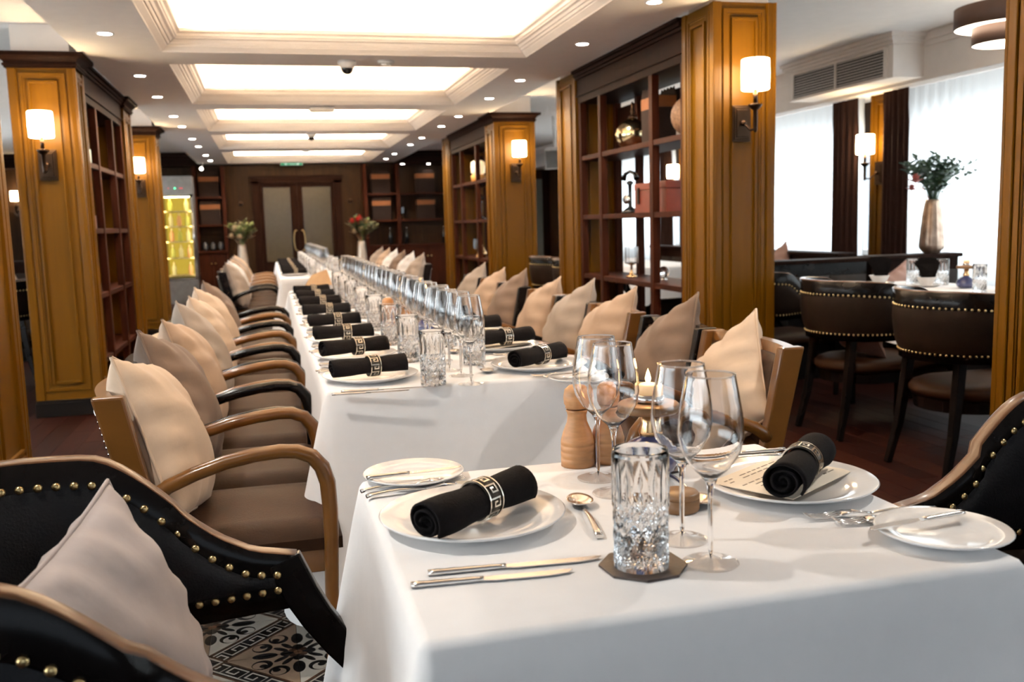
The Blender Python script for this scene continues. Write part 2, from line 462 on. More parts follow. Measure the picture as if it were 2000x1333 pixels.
for k, (a, bb) in enumerate(WIN_Y):
    f = MB()
    for q in ((a, a + .05, .8, 1.88), (bb - .05, bb, .8, 1.88), (a, bb, .8, .85), (a, bb, 1.83, 1.88), ((a + bb) / 2 - .03, (a + bb) / 2 + .03, .8, 1.88)):
        f.box(XR + .02, XR + .08, q[0], q[1], q[2], q[3])
    g = B(XR + .045, XR + .05, a, bb, .8, 1.88).mesh('pane', pane_glass)
    if 'window_clear' not in MATS: thin_glass('window_clear', (0.96, 0.98, 0.98), 0.04)
    g.materials[0] = MATS['window_clear']
    thing('window_%d' % (k + 1), [part('window_frame', f.mesh('window_frame', frame_m)), part('pane', g)], label='daylit window behind white sheer curtain, %s from the back of the room' % ORD[k], cat='window', kind='structure')
for k, (a, bb) in enumerate(LWIN_Y):
    f = MB()
    for q in ((a, a + .05, .8, 1.88), (bb - .05, bb, .8, 1.88), (a, bb, .8, .85), (a, bb, 1.83, 1.88), ((a + bb) / 2 - .03, (a + bb) / 2 + .03, .8, 1.88)):
        f.box(XL - .08, XL - .02, q[0], q[1], q[2], q[3])
    thing('window_%d' % (k + 1 + len(WIN_Y)), [part('window_frame', f.mesh('window_frame', frame_m)), part('pane', B(XL - .05, XL - .045, a, bb, .8, 1.88).mesh('pane', MATS['window_clear']))], label='daylit window of the left aisle, %s from the back of the room' % ORD[k], cat='window', kind='structure')
we = MB()
we.box(XL, -0.215, YE, YE + .1, 0, 2.9); we.box(1.365, XR, YE, YE + .1, 0, 2.9); we.box(-0.215, 1.365, YE, YE + .1, 2.12, 2.9)
we.box(-.215, 1.365, YE + .08, YE + .1, 0, 2.12)  # unseen backing added to block light leaking around the door leaves
thing('wall_end', we.mesh('wall_end', panel_wood), label='dark walnut panelled end wall around the double doors', cat='wall', kind='structure')
# window side pelmet
pm = MB(); pm.box(4.93, XR, YB, YE, 2.18, ZS); pm.box(4.90, 4.94, YB, YE, 2.47, ZS); pm.box(4.915, 4.94, YB, YE, 2.43, 2.47); pm.box(4.92, 4.94, YB, YE, 2.18, 2.21)
thing('trim_1', pm.mesh('trim_1', white_ceil), label='white curtain pelmet running above the windows', cat='pelmet', kind='structure')
# end wall cornice above shelves
co = MB()
for (x0, x1) in ((XL, -1.12), (2.38, XR)):
    co.box(x0, x1, YE - .42, YE, 2.30, 2.42); co.box(x0, x1, YE - .46, YE, 2.42, 2.47); co.box(x0, x1, YE - .52, YE, 2.47, ZS)
thing('trim_2', co.mesh('trim_2', dark_wood), label='dark wooden cornice above the end wall shelves', cat='cornice', kind='structure')
bb_m = MB(); bb_m.box(XL, -1.14, YE - .03, YE, 0, .14); bb_m.box(-.7, -.3, YE - .03, YE, 0, .14); bb_m.box(1.45, 1.74, YE - .03, YE, 0, .14)
thing('baseboard_end', bb_m.mesh('baseboard_end', dark_wood, bevel=.004), label='dark baseboard along the end wall', cat='baseboard', kind='structure')

# ------------------------------------------------------------------ columns
def column(x0, x1, y0, y1, label, faces='FLRB', crown=True, bulk=True, zt=2.35):
    ps = []
    zb = 0.11; zc = 2.26 if crown else zt
    ps.append(part('shaft', B(x0 + .012, x1 - .012, y0 + .012, y1 - .012, 0.0, zt).mesh('shaft', gold_wood)))
    strips, frames = MB(), MB()
    for fc in faces:
        if fc in 'FB': a0, a1, pos = x0, x1, (y0 if fc == 'F' else y1)
        else: a0, a1, pos = y0, y1, (x0 if fc == 'L' else x1)
        sg = -1 if fc in 'FL' else 1
        def put(mb, p, q, z0, z1, d0, d1):
            lo, hi = sorted((pos - sg * d0, pos + sg * d1))
            if fc in 'FB': mb.box(p, q, lo, hi, z0, z1)
            else: mb.box(lo, hi, p, q, z0, z1)
        W = a1 - a0; st = min(.05, W * .13)
        put(strips, a0, a0 + st, zb, zc, .014, 0); put(strips, a1 - st, a1, zb, zc, .014, 0)
        g = st + .012; fw = min(.022, W * .06)
        z0, z1 = zb + .06, zc - .035
        for (d, wd, pr) in ((g, fw, -.002), (g + fw, fw * .55, -.007), (g + fw * 1.55 + .014, fw * .7, .004)):
            l, r = a0 + d, a1 - d
            if r - l < wd * 2.5: continue
            zz0, zz1 = z0 + d - g, z1 - (d - g)
            for q in ((l, l + wd, zz0, zz1), (r - wd, r, zz0, zz1)): put(frames, q[0], q[1], q[2], q[3], .014, pr)
            for q in ((l + wd, r - wd, zz0, zz0 + wd), (l + wd, r - wd, zz1 - wd, zz1)): put(frames, q[0], q[1], q[2], q[3], .014, pr)
    ps.append(part('corner_strip', strips.mesh('corner_strip', gold_wood, bevel=.004)))
    ps.append(part('panel_moulding', frames.mesh('panel_moulding', gold_wood, bevel=.003)))
    pl = MB(); e = .012
    pl.box(x0 - e, x1 + e, y0 - e, y1 + e, 0, .095); pl.box(x0 - e * .5, x1 + e * .5, y0 - e * .5, y1 + e * .5, .095, .11)
    ps.append(part('plinth', pl.mesh('plinth', black_base, bevel=.004)))
    if crown:
        cr = MB()
        for (za, zb_, e0) in ((2.255, 2.268, .012), (2.268, 2.282, .02), (2.282, 2.29, .012), (2.325, 2.35, .06)):
            cr.box(x0 - e0, x1 + e0, y0 - e0, y1 + e0, za, zb_)
        vs = [(x, y, z) for (z, e0) in ((2.29, .014), (2.305, .022), (2.318, .038), (2.325, .052)) for (x, y) in ((x0 - e0, y0 - e0), (x1 + e0, y0 - e0), (x1 + e0, y1 + e0), (x0 - e0, y1 + e0))]
        cr.add(vs, [(k * 4 + i, k * 4 + (i + 1) % 4, (k + 1) * 4 + (i + 1) % 4, (k + 1) * 4 + i) for k in range(3) for i in range(4)])
        ps.append(part('capital', cr.mesh('capital', dark_wood)))
    if bulk:
        ps.append(part('bulkhead', B(x0 + .03, x1 - .03, y0 + .03, y1 - .03, zt, ZS).mesh('bulkhead', white_ceil)))
    return thing('column', ps, label=label, cat='column', kind='structure')
column(-1.53, -1.13, 6.69, 6.99, 'honey wood panelled column with a lit sconce, left side, beside the dark display shelf')
column(-1.53, -1.13, 8.78, 9.27, 'narrow honey wood column at the far end of the left display shelf')
column(-1.53, -1.13, 11.19, 11.6, 'honey wood column with a small lit sconce near the wine cooler')
column(-1.53, -1.13, 4.2, 4.75, 'honey wood column cut by the left edge of the photo')
column(2.40, 2.775, 4.797, 5.20, 'tall honey wood column with the largest sconce, right of the open shelf', crown=False)
column(2.40, 2.775, 7.17, 7.66, 'honey wood column behind the open shelf with the red box', crown=False)
column(2.40, 2.85, 9.90, 10.33, 'honey wood column with a lit sconce and dark crown, right side, farther back')
column(2.40, 2.85, 12.45, 12.95, 'far honey wood column beside the end wall bookcase', crown=False)
column(2.40, 2.9, 2.15, 2.69, 'honey wood column cut by the right edge of the photo', crown=False)
column(5.08, 5.36, 6.92, 7.2, 'honey wood pier with a sconce between the two curtained windows', faces='FLB', crown=False, bulk=False, zt=2.18)
column(5.08, 5.36, 10.82, 11.1, 'honey wood pier between curtains seen through the open shelf', faces='FLB', crown=False, bulk=False, zt=2.18)

# ------------------------------------------------------------------ wall sconces
def sconce_parts():
    pl = MB()
    for d, w, h in ((0.010, .055, .098), (.016, .046, .088), (.022, .034, .074)):
        pl.box(-w, w, -d, 0, -h, h)
    arm = MB()
    arm.ball((0, -.034, 0.0), .016, 10, 6)
    arm.tube([(0, -.03, 0), (0.004, -.06, -.018), (0.006, -.10, -.045), (.006, -.135, -.045), (.006, -.15, -.03)], .0065, 8, ref=(1, 0, 0))
    arm.lathe([(.003, -.062), (.012, -.05), (.009, -.035), (.012, -.03), (.012, .055), (.02, .06), (.036, .078), (.038, .086), (.012, .09)], 14, (.006, -.15, 0))
    arm.lathe([(.011, .09), (.011, .163)], 12, (.006, -.15, 0))
    sh = MB()
    zs = [.145, .152, .33, .337]
    sh.lathe([(.068, .160), (.073, .164), (.075, .24), (.073, .318), (.068, .322), (.066, .318), (.068, .24), (.066, .164), (.068, .160)], 28, (.006, -.15, 0), 0, True, False, False)
    sh.lathe([(.0, .163), (.066, .163)], 28, (.006, -.15, 0), 0, True, False, False)
    bulb = MB(); bulb.ball((.006, -.15, .24), .025, 10, 6)
    return [part('backplate', pl.mesh('backplate', bronze, bevel=.002)), part('arm', arm.mesh('arm', bronze)), part('lamp_shade', sh.mesh('lamp_shade', shade_m), label='glowing white drum shade'), part('bulb', bulb.mesh('bulb', emitter('bulb_glow', (1.0, .74, .42), 330)))]
SC = sconce_parts()
def sconce(x, y, z, rz, label): thing('wall_sconce', SC, (x, y, z), rz, label, 'sconce', 'drum shade wall sconces')
sconce(2.565, 4.797, 1.70, 0, 'bronze sconce with white drum shade on the tall column right of the open shelf')
sconce(2.63, 9.90, 1.72, 0, 'bronze sconce on the farther right column under a dark crown')
sconce(-1.335, 6.69, 1.645, 0, 'bronze sconce on the big left column')
sconce(-1.32, 11.19, 1.68, 0, 'small far sconce on the left column near the wine cooler')
sconce(5.08, 7.06, 1.52, -pi / 2, 'sconce with white shade on the pier between plum drapes')
sconce(5.08, 10.96, 1.52, -pi / 2, 'sconce on the window pier glimpsed through the shelf above the red box')
sconce(-4.05, YE, 1.62, 0, 'dim far sconce on the end wall of the left aisle')

# ------------------------------------------------------------------ open display shelves between columns
def etagere(xf, xb, y0, y1, posts, zs, label):
    ps = []
    co = MB(); s = -1 if xf < xb else 1     # s: direction of the room centre
    for (za, zb, e) in ((2.10, 2.15, 0), (2.15, 2.165, .012), (2.165, 2.28, .004), (2.28, 2.30, .02), (2.30, 2.325, .035), (2.325, 2.349, .05)):
        lo, hi = sorted((xf + s * e, xb - s * e)); co.box(lo, hi, y0, y1, za, zb)
    ps.append(part('cornice', co.mesh('cornice', dark_wood, bevel=.003)))
    ra, rb_ = sorted((xb, xb - (.03 if xb > xf else -.03)))
    ps.append(part('rear_rail', B(ra, rb_, y0, y1, 1.91, 2.06).mesh('rear_rail', dark_wood, bevel=.003)))
    for y in posts:
        for xx in (xf, xb - (.05 if xb > xf else -.05)):
            lo, hi = sorted((xx, xx + (.05 if xb > xf else -.05)))
            ps.append(part('post', B(lo, hi, y - .028, y + .028, .12, 2.10).mesh('post', red_wood, bevel=.003)))
    for z in zs:
        lo, hi = sorted((xf + (.006 if xb > xf else -.006), xb - (.006 if xb > xf else -.006)))
        ps.append(part('shelf_board', B(lo, hi, y0, y1, z - .035, z).mesh('shelf_board', red_wood, bevel=.003)))
    lo, hi = sorted((xf, xb))
    ps.append(part('base', B(lo, hi, y0, y1, 0, .12).mesh('base', dark_wood, bevel=.004)))
    return thing('display_shelf', ps, label=label, cat='shelf')
RS = (1.235, 1.692)
etagere(2.42, 2.76, 5.20, 7.17, (5.24, 5.72, 6.68, 7.13), (.32, .775, 1.235, 1.692), 'open dark wood display shelf with a red box, right of the long table')
etagere(2.42, 2.78, 10.33, 12.45, (10.37, 10.95, 11.85, 12.40), (.32, .775, 1.235, 1.692), 'farther open display shelf behind the right column')
etagere(-1.15, -1.5, 6.99, 8.78, (7.03, 7.5, 8.25, 8.73), (.32, .775, 1.235, 1.692), 'dark open display shelf between the left columns')
_bk = MB(); _bk.box(-1.52, -1.505, 6.995, 8.775, .12, 2.1)  # dark sheet added so the see-through shelf reads as shaded inside
thing('shelf_shade_panel', _bk.mesh('shelf_shade_panel', dark_wood), label='dark panel added behind the left display shelf to darken its interior', cat='panel')

# ---- shelf ornaments
def lathe_me(name, prof, m_, seg=20): return MB().lathe(prof, seg).mesh(name, m_)
merc = mat('mercury_glass', (0.72, 0.60, 0.36), 0.16, metal=1.0, var=0.25, scale=30)
wick = mat('wicker_weave', (0.30, 0.16, 0.08), 0.6, var=.4, scale=60, bump=.6, bscale=90)
bag_m = mat('brown_gift_bag', (0.020, 0.011, 0.008), 0.7, spec=.1)
band_m = mat('copper_band', (0.20, 0.070, 0.022), 0.5, spec=.2)
box_m = mat('red_leather_box', (0.16, 0.030, 0.014), 0.4, bump=.2, bscale=120)
gold_m = mat('gold_metal', (0.78, 0.50, 0.25), 0.22, metal=1.0)
blackm = mat('black_gloss', (0.008, 0.008, 0.008), 0.2)
decanter = [part('body', lathe_me('body', [(0, 0), (.06, 0), (.10, .03), (.128, .09), (.12, .14), (.09, .18), (.045, .205), (.03, .215)], merc, 28)), part('stopper', lathe_me('stopper', [(.034, .213), (.03, .23), (.012, .24), (.012, .255), (.02, .265), (.012, .28), (.008, .30), (.014, .315), (0, .335)], bronze))]
thing('globe_decanter', decanter, (2.58, 6.42, 1.692), 0, 'gold mercury glass globe decanter with a stopper on the top open shelf', 'decanter')
thing('wicker_ball', [part('ball', MB().ball((0, 0, .125), .125, 20, 12).mesh('ball', wick)), part('base_ring', lathe_me('base_ring', [(.03, 0), (.045, 0), (.045, .012), (.03, .012)], wick))], (2.58, 5.46, 1.692), 0, 'brown woven ball at the near end of the top open shelf', 'ornament')
def bag_parts(w, d, h, k=1.0):
    bd = MB().box(-d / 2, d / 2, -w / 2, w / 2, 0, h * .62)
    top = MB(); n = 10
    pts = [(-w / 2, h * .84)] + [(-w / 2 + w * i / n, h * (.96 + .035 * (i % 2))) for i in range(1, n)] + [(w / 2, h * .84), (w / 2, h * .82), (-w / 2, h * .82)]
    tops = []
    for xs in (-d / 2, d / 2 - .004):
        top = MB()
        nn = len(pts)
        vs = [(xs, a, z) for a, z in pts] + [(xs + .004, a, z) for a, z in pts]
        top.add(vs, [tuple(range(nn)), tuple(range(nn, 2 * nn))[::-1]] + [(i, (i + 1) % nn, (i + 1) % nn + nn, i + nn) for i in range(nn)])
        tops.append(part('scalloped_top', top.mesh('scalloped_top', bag_m)))
    return [part('body', bd.mesh('body', bag_m, bevel=.004)), part('band', B(-d / 2 - .001, d / 2 + .001, -w / 2 - .001, w / 2 + .001, h * .62, h * .82).mesh('band', band_m), label='copper coloured band')] + tops
thing('gift_bag', bag_parts(.26, .14, .37), (2.59, 5.98, 1.692), 0, 'tall dark brown gift bag with lighter band on the top open shelf', 'bag')
thing('leather_box', [part('body', B(-.09, .09, -.27, .27, 0, .15).mesh('body', box_m, bevel=.004)), part('lid', B(-.093, .093, -.273, .273, .152, .2).mesh('lid', box_m, bevel=.005)), part('clasp', B(-.103, -.092, .17, .2, .06, .17).mesh('clasp', bronze, bevel=.002))], (2.59, 5.93, 1.235), 0, 'large reddish brown leather box on the middle open shelf', 'box')
tel = MB(); tel.lathe([(.06, 0), (.065, .01), (.04, .03), (.014, .05), (.014, .2), (.03, .22), (.012, .235)], 18)
rec = MB(); rec.tube([(0, -.075, .245), (0, -.05, .285), (0, 0, .30), (0, .05, .285), (0, .075, .245)], [.022, .014, .012, .014, .022], 10, ref=(1, 0, 0))
dial = MB(); dial.lathe([(0, 0), (.034, 0), (.034, .012), (0, .014)], 18); dial.xf(Matrix.Translation((-.03, 0, .10)) @ Matrix.Rotation(-pi / 2, 4, 'Y'))
thing('antique_telephone', [part('stand', tel.mesh('stand', blackm)), part('receiver', rec.mesh('receiver', blackm)), part('dial', dial.mesh('dial', steel))], (2.57, 6.46, 1.235), .3, 'black antique telephone beside the red leather box', 'telephone')
def candlestick(h1=.085, h2=.135):
    b_ = lathe_me('base', [(.038, 0), (.042, .006), (.02, .016), (.009, .04), (.008, h1), (.03, h1 + .01), (.046, h1 + .014)], gold_m)
    pr = [(.046, h1 + .014), (.05, h1 + .02), (.05, h1 + h2), (.046, h1 + h2), (.045, h1 + .024), (0, h1 + .02)]
    cup = MB(); seg = 24
    cup.lathe(pr, seg, (0, 0, 0), 0, False, False, False)
    for i, (x, y, z) in enumerate(cup.v):
        if i % 2 == 0: cup.v[i] = (x * .93, y * .93, z)
    return [part('base', b_, label='gold trumpet base'), part('crystal_cup', cup.mesh('crystal_cup', crystal))]
CS = candlestick()
thing('crystal_candlestick', CS, (2.55, 6.40, .775), 0, 'ribbed crystal candle holder with gold foot on the lower open shelf', 'candlestick')
thing('glass_ball', [part('ball', MB().ball((0, 0, .055), .04, 16, 10).mesh('ball', crystal)), part('foot', lathe_me('foot', [(.025, 0), (.028, .004), (.008, .012), (.008, .018)], steel))], (2.6, 5.94, .775), 0, 'small faceted glass ball on a foot on the lower open shelf', 'ornament')
thing('lantern', [part('globe', MB().lathe([(.06, .09), (.085, .11), (.09, .19), (.085, .24), (.05, .26)], 20).mesh('globe', mat('frosted_amber', (0.75, .62, .42), .3, emit=(1, .72, .38), es=.55))), part('base', lathe_me('base', [(.07, 0), (.085, .01), (.09, .08), (.06, .095)], mat('amber_base', (.50, .22, .04), .3)))], (2.55, 11.4, 1.692), 0, 'frosted lantern with amber base on the farther display shelf', 'lantern')
thing('antique_telephone', [part('stand', tel.mesh('stand', blackm)), part('receiver', rec.mesh('receiver', blackm)), part('dial', dial.mesh('dial', steel))], (2.57, 11.42, 1.235), .2, 'black antique telephone on the farther display shelf', 'telephone')
thing('crystal_candlestick', CS, (2.53, 11.45, .775), 0, 'crystal candle holder with gold foot on the farther display shelf', 'candlestick')
thing('gold_pear', [part('body', lathe_me('body', [(0, 0), (.03, .004), (.05, .035), (.045, .07), (.022, .10), (.02, .125), (0, .135)], gold_m)), part('stem', MB().tube([(0, 0, .13), (.006, 0, .155)], .004, 6).mesh('stem', gold_m))], (2.52, 11.15, .775), 0, 'polished gold pear on the farther display shelf', 'ornament')
thing('ginger_jar', [part('body', lathe_me('body', [(.04, 0), (.045, .01), (.075, .07), (.06, .13), (.035, .15)], mat('celadon_glaze', (.42, .44, .34), .25))), part('lid', lathe_me('lid', [(.04, .15), (.042, .158), (.02, .175), (0, .19)], merc))], (-1.3, 7.75, 1.692), 0, 'small pale jar on the left display shelf', 'jar')
thing('rose_box', [part('body', B(-.05, .05, -.08, .08, 0, .07).mesh('body', PIL['rose'], bevel=.004)), part('lid', B(-.053, .053, -.083, .083, .072, .10).mesh('lid', PIL['rose'], bevel=.004))], (-1.3, 7.9, 1.235), 0, 'small rose coloured box on the left display shelf', 'box')
thing('crystal_candlestick', CS, (-1.27, 7.2, .775), 0, 'crystal candle holder on the left display shelf', 'candlestick')

# ------------------------------------------------------------------ ceiling fixtures
dl = [part('trim_ring', MB().lathe([(.048, 0), (.05, -.004), (.039, -.0055), (.0385, -.003), (.0385, .02)], 20, cap0=False, cap1=False).mesh('trim_ring', spot_trim)), part('diffuser', MB().lathe([(0, -.0045), (.0385, -.0045)], 20, cap1=False).mesh('diffuser', down_m), label='glowing lamp face')]
LY = [6.02, 7.58, 8.74, 10.19, 11.18, 12.66, 13.8, 15.42, 16.6]
RY = [4.86, 6.05, 7.63, 8.74, 10.20, 11.23, 12.7, 13.75, 15.49, 16.64]
def spot_at(x, y, z, p=None, size=2.2, col=(1, .94, .86)):
    d = bpy.data.lights.new('downlight_beam', 'SPOT'); d.energy = p or DOWN_POWER; d.spot_size = size; d.spot_blend = 0.7; d.shadow_soft_size = .035; d.color = col
    o = bpy.data.objects.new('downlight_beam', d); o.location = (x, y, z - .02); C.objects.link(o)
for side, xx, yl in (('left', -.838, [1.6, 3.6, 4.8] + LY), ('right', 2.085, [1.6, 3.6] + RY)):
    n0 = len(yl) - len(LY if side == 'left' else RY)
    for k, y in enumerate(yl):
        if k >= n0: thing('downlight', dl, (xx, y, ZC), 0, '%s recessed downlight from the camera in the %s row of the soffit' % (ORD[k - n0], side), 'downlight', 'recessed downlights')
        spot_at(xx, y, ZC)
thing('downlight', dl, (3.55, 9.3, ZS - .002), 0, 'recessed downlight in the right aisle ceiling near the speaker', 'downlight', 'recessed downlights')
for p in ((3.5, 9.3, ZS), (3.6, 5.6, ZS), (3.6, 1.5, ZS), (3.6, 13, ZS), (-2.6, 8, ZS), (-2.6, 13, ZS), (-2.6, 3, ZS)): spot_at(*p, p=9)
dome = [part('base', MB().lathe([(.062, 0), (.064, -.02), (.05, -.03), (.046, -.05)], 24, cap0=True).mesh('base', spot_trim)), part('dome', MB().ball((0, 0, -.05), .043, 18, 10).mesh('dome', blackm), label='black camera dome')]
thing('dome_camera', dome, (.614, 6.84, ZC), 0, 'largest ceiling dome camera on the nearest cross beam', 'camera')
thing('dome_camera', dome, (.60, 12.0, ZC), 0, 'farther small ceiling dome camera', 'camera')
thing('smoke_detector', [part('base', MB().lathe([(.06, 0), (.06, -.015), (.05, -.02)], 24).mesh('base', spot_trim)), part('sensor', MB().lathe([(.038, -.02), (.034, -.035), (.0, -.038)], 20).mesh('sensor', spot_trim))], (.885, 6.82, ZC), 0, 'round white smoke detector beside the largest dome camera', 'smoke detector')
thing('smoke_detector', [part('base', MB().lathe([(.06, 0), (.06, -.02), (.045, -.03), (.0, -.04)], 24).mesh('base', spot_trim))], (.643, 14.6, ZC), 0, 'farthest small white ceiling detector', 'smoke detector')
thing('emergency_light', [part('housing', B(-.12, .12, -.05, .05, -.045, 0).mesh('housing', spot_trim, bevel=.012)), part('lens', B(-.10, .10, -.04, .04, -.05, -.045).mesh('lens', white_ceil, bevel=.002))], (.583, 9.42, ZC), 0, 'flat white emergency light box on the second cross beam', 'emergency light')
exm = MB(); exm.box(-.2, .2, -.012, .012, -.045, 0.0)
exit_g = emitter('exit_green', (.05, .5, .22), .5)
exw = emitter('exit_white', (.75, .95, .8), .8)
pict = MB(); pict.box(-.12, -.08, -.0145, -.013, -.035, -.012); pict.box(-.04, .06, -.0145, -.013, -.028, -.020)
pict.box(.085, .13, -.0145, -.013, -.036, -.01)
thing('exit_sign', [part('housing', exm.mesh('housing', spot_trim, bevel=.002)), part('panel', B(-.19, .19, -.0135, -.012, -.042, -.004).mesh('panel', exit_g), label='green lit face'), part('pictogram', pict.mesh('pictogram', exw))], (.50, 17.40, ZC), 0, 'green lit exit sign hanging over the double doors', 'sign')
# speaker
thing('loudspeaker', [part('cabinet', B(-.11, .11, -.1, .1, -.26, 0).mesh('cabinet', spot_trim, bevel=.015)), part('grille', B(-.09, .09, -.108, -.1, -.24, -.02).mesh('grille', mat('speaker_cloth', (.25, .24, .23), .8), bevel=.003)), part('bracket', B(-.015, .015, .06, .11, -.02, .39).mesh('bracket', spot_trim))], (3.62, 11.7, 2.12), .35, 'grey white loudspeaker hanging in the right aisle', 'speaker', rot=(.2, 0, -.5))
# air conditioning bulkhead with slatted grille
ah = MB(); ah.box(4.66, 5.3, 6.34, 7.82, 2.205, 2.45)
crn = MB(); crn.box(4.60, 5.3, 6.28, 7.88, 2.50, ZS); crn.box(4.62, 5.3, 6.30, 7.86, 2.475, 2.50); crn.box(4.64, 5.3, 6.32, 7.84, 2.45, 2.475)
gf = MB(); ya, yb_, za, zb_ = 6.44, 7.72, 2.225, 2.425
for q in ((ya - .03, ya, za - .015, zb_ + .015), (yb_, yb_ + .03, za - .015, zb_ + .015), (ya, yb_, za - .015, za), (ya, yb_, zb_, zb_ + .015), (7.07, 7.09, za, zb_)): gf.box(4.645, 4.662, *q)
sl = MB().box(-.008, .008, ya, yb_, -.0022, .0022).mesh('slat', white_ceil)
kids = [part('housing', ah.mesh('housing', white_ceil)), part('crown', crn.mesh('crown', white_ceil)), part('grille_frame', gf.mesh('grille_frame', white_ceil, bevel=.003)), part('slat_shade', B(4.658, 4.661, ya, yb_, za, zb_).mesh('slat_shade', blackm))]  # last part: black sheet on the housing standing for shade between the slats
for k in range(9): kids.append(part('slat', sl, loc=(4.648, 0, za + .012 + k * .0222), rot=(0, -.3, 0)))
thing('air_conditioner', kids, label='white ceiling air conditioning box with a slatted grille', cat='air conditioner')
# drum pendant
def drum(r, z0, z1): return MB().lathe([(r, z0), (r, z1), (r - .006, z1), (r - .006, z0), (r, z0)], 40, cap0=False, cap1=False)
pend_m = mat('brown_drum_fabric', (.085, .043, .028), .6)
diff_m = emitter('pendant_diffuser', (1.0, .86, .68), 7)
thing('ceiling_lamp', [part('upper_shade', drum(.30, -.10, .02).mesh('upper_shade', pend_m)), part('upper_diffuser', MB().lathe([(.0, -.095), (.294, -.095)], 40, cap1=False).mesh('upper_diffuser', diff_m)), part('lower_shade', drum(.20, -.20, -.09).mesh('lower_shade', pend_m)), part('lower_diffuser', MB().lathe([(.0, -.195), (.194, -.195)], 40, cap1=False).mesh('lower_diffuser', diff_m), label='glowing lower disc'), part('rod', MB().lathe([(.012, .0), (.012, .14), (.06, .14), (.06, .16)], 14).mesh('rod', steel))], (4.36, 4.86, 2.37), 0, 'brown two tier drum ceiling lamp in the right aisle', 'lamp')

# ------------------------------------------------------------------ curtains
def cloth_strip(name, y0, y1, z0, z1, waves, amp, m_, x=5.03, pinch=0.0, gather=0):
    mb = MB(); n = int(waves * 8)
    def fn(u, v):
        a = amp * (1 - .45 * v) * (.75 + .25 * sin(u * 23.0 + 1.7))
        y = y0 + (y1 - y0) * u
        if pinch: y += pinch * sin(pi * (1 - v)) * (u - .5) * (y1 - y0)
        xx = x + a * sin(2 * pi * waves * u + .5 * sin(u * 9)) 
        if v > .92: xx += a * .6 * (1 if (int(u * waves * 2) % 2) else -1)
        return (xx, y, z0 + (z1 - z0) * v)
    mb.grid(fn, n, 14)
    return mb.mesh(name, m_, merge=False)
for k, (a, bb) in enumerate(WIN_Y):
    me = cloth_strip('sheer_curtain', a - .05, bb + .05, .55, 2.17, (bb - a) * 9, .022, sheer_m, 5.06)
    hd = MB()
    thing('sheer_curtain', me, label='white sheer curtain over the window, %s from the back of the room' % ORD[k], cat='curtain')
for k, (a, bb) in enumerate(LWIN_Y):
    thing('sheer_curtain', cloth_strip('sheer_curtain', a - .05, bb + .05, .55, 2.17, (bb - a) * 9, .022, sheer_m, XL + .2), label='white sheer curtain of the left aisle, %s from the back of the room' % ORD[k], cat='curtain')
for k, (a, bb, tx) in enumerate(((6.58, 6.90, 'plum drape just to the camera side of the window pier'), (7.24, 7.62, 'plum drape on the far side of the window pier'), (10.45, 10.8, 'plum drape behind the open shelf, near side of the far pier'), (11.12, 11.5, 'plum drape behind the open shelf, far side of the far pier'), (2.75, 3.1, 'plum drape by the near right window pier'), (3.2, 3.6, 'second plum drape by the near right window pier'))):
    me = cloth_strip('drape', a, bb, .3, 2.17, 5, .03, drape_m, 4.99)
    thing('drape', me, label=tx, cat='curtain', group='plum side drapes')

# ------------------------------------------------------------------ end wall: double door, bookcases, cooler
fr = MB(); fr.box(-.215, -.09, YE - .05, YE + .06, 0, 2.05); fr.box(1.24, 1.365, YE - .05, YE + .06, 0, 2.05); fr.box(-.23, 1.38, YE - .05, YE + .06, 2.0, 2.10); fr.box(-.26, 1.41, YE - .07, YE + .06, 2.10, 2.135)
def leaf(x0, x1, hx, pane0, pane1):
    lf = MB(); yy0, yy1 = YE - .01, YE + .04
    lf.box(x0, pane0, yy0, yy1, .01, 2.0); lf.box(pane1, x1, yy0, yy1, .01, 2.0); lf.box(pane0, pane1, yy0, yy1, .01, .60); lf.box(pane0, pane1, yy0, yy1, 1.93, 2.0)
    lf.box(pane0 - .02, pane0, yy0 - .01, yy0, .58, 1.95); lf.box(pane1, pane1 + .02, yy0 - .01, yy0, .58, 1.95); lf.box(pane0, pane1, yy0 - .01, yy0, .58, .60); lf.box(pane0, pane1, yy0 - .01, yy0, 1.93, 1.95)
    hd = MB(); sg = 1 if hx > (x0 + x1) / 2 else -1
    hd.tube([(hx - sg * .01 - sg * .045 * cos(t), yy0 - .05, .97 + .19 * sin(t)) for t in [(-pi / 2 + pi * k / 14) for k in range(15)]], .011, 8, ref=(0, 1, 0))
    hd.tube([(hx, yy0, .79), (hx, yy0 - .05, .79)], .009, 8, ref=(1, 0, 0)); hd.tube([(hx, yy0, 1.15), (hx, yy0 - .05, 1.15)], .009, 8, ref=(1, 0, 0))
    return part('door_leaf', lf.mesh('door_leaf', dark_wood), [part('glass_pane', B(pane0, pane1, YE + .01, YE + .016, .60, 1.93).mesh('glass_pane', mirror_pane)), part('handle', hd.mesh('handle', brass))])
thing('door_1', [part('door_frame', fr.mesh('door_frame', dark_wood)), leaf(-.085, .572, .53, -.02, .45), leaf(.576, 1.235, .62, .665, 1.17)], label='dark double doors with glazed panels and curved brass handles', cat='door', kind='structure')
thing('door_2', [part('door_frame', MB().box(4.0, 4.9, YE - .06, YE, 2.0, 2.15).box(4.0, 4.12, YE - .06, YE, 0, 2.0).box(5.2, 5.34, YE - .06, YE, 0, 2.15).mesh('door_frame', dark_wood)), part('glass_pane', B(4.12, 5.2, YE - .03, YE - .02, .1, 2.0).mesh('glass_pane', mat('grey_pane', (.17, .18, .16), .2, var=.03)))], label='grey glazed door in the far corner right of the farther column', cat='door', kind='structure')
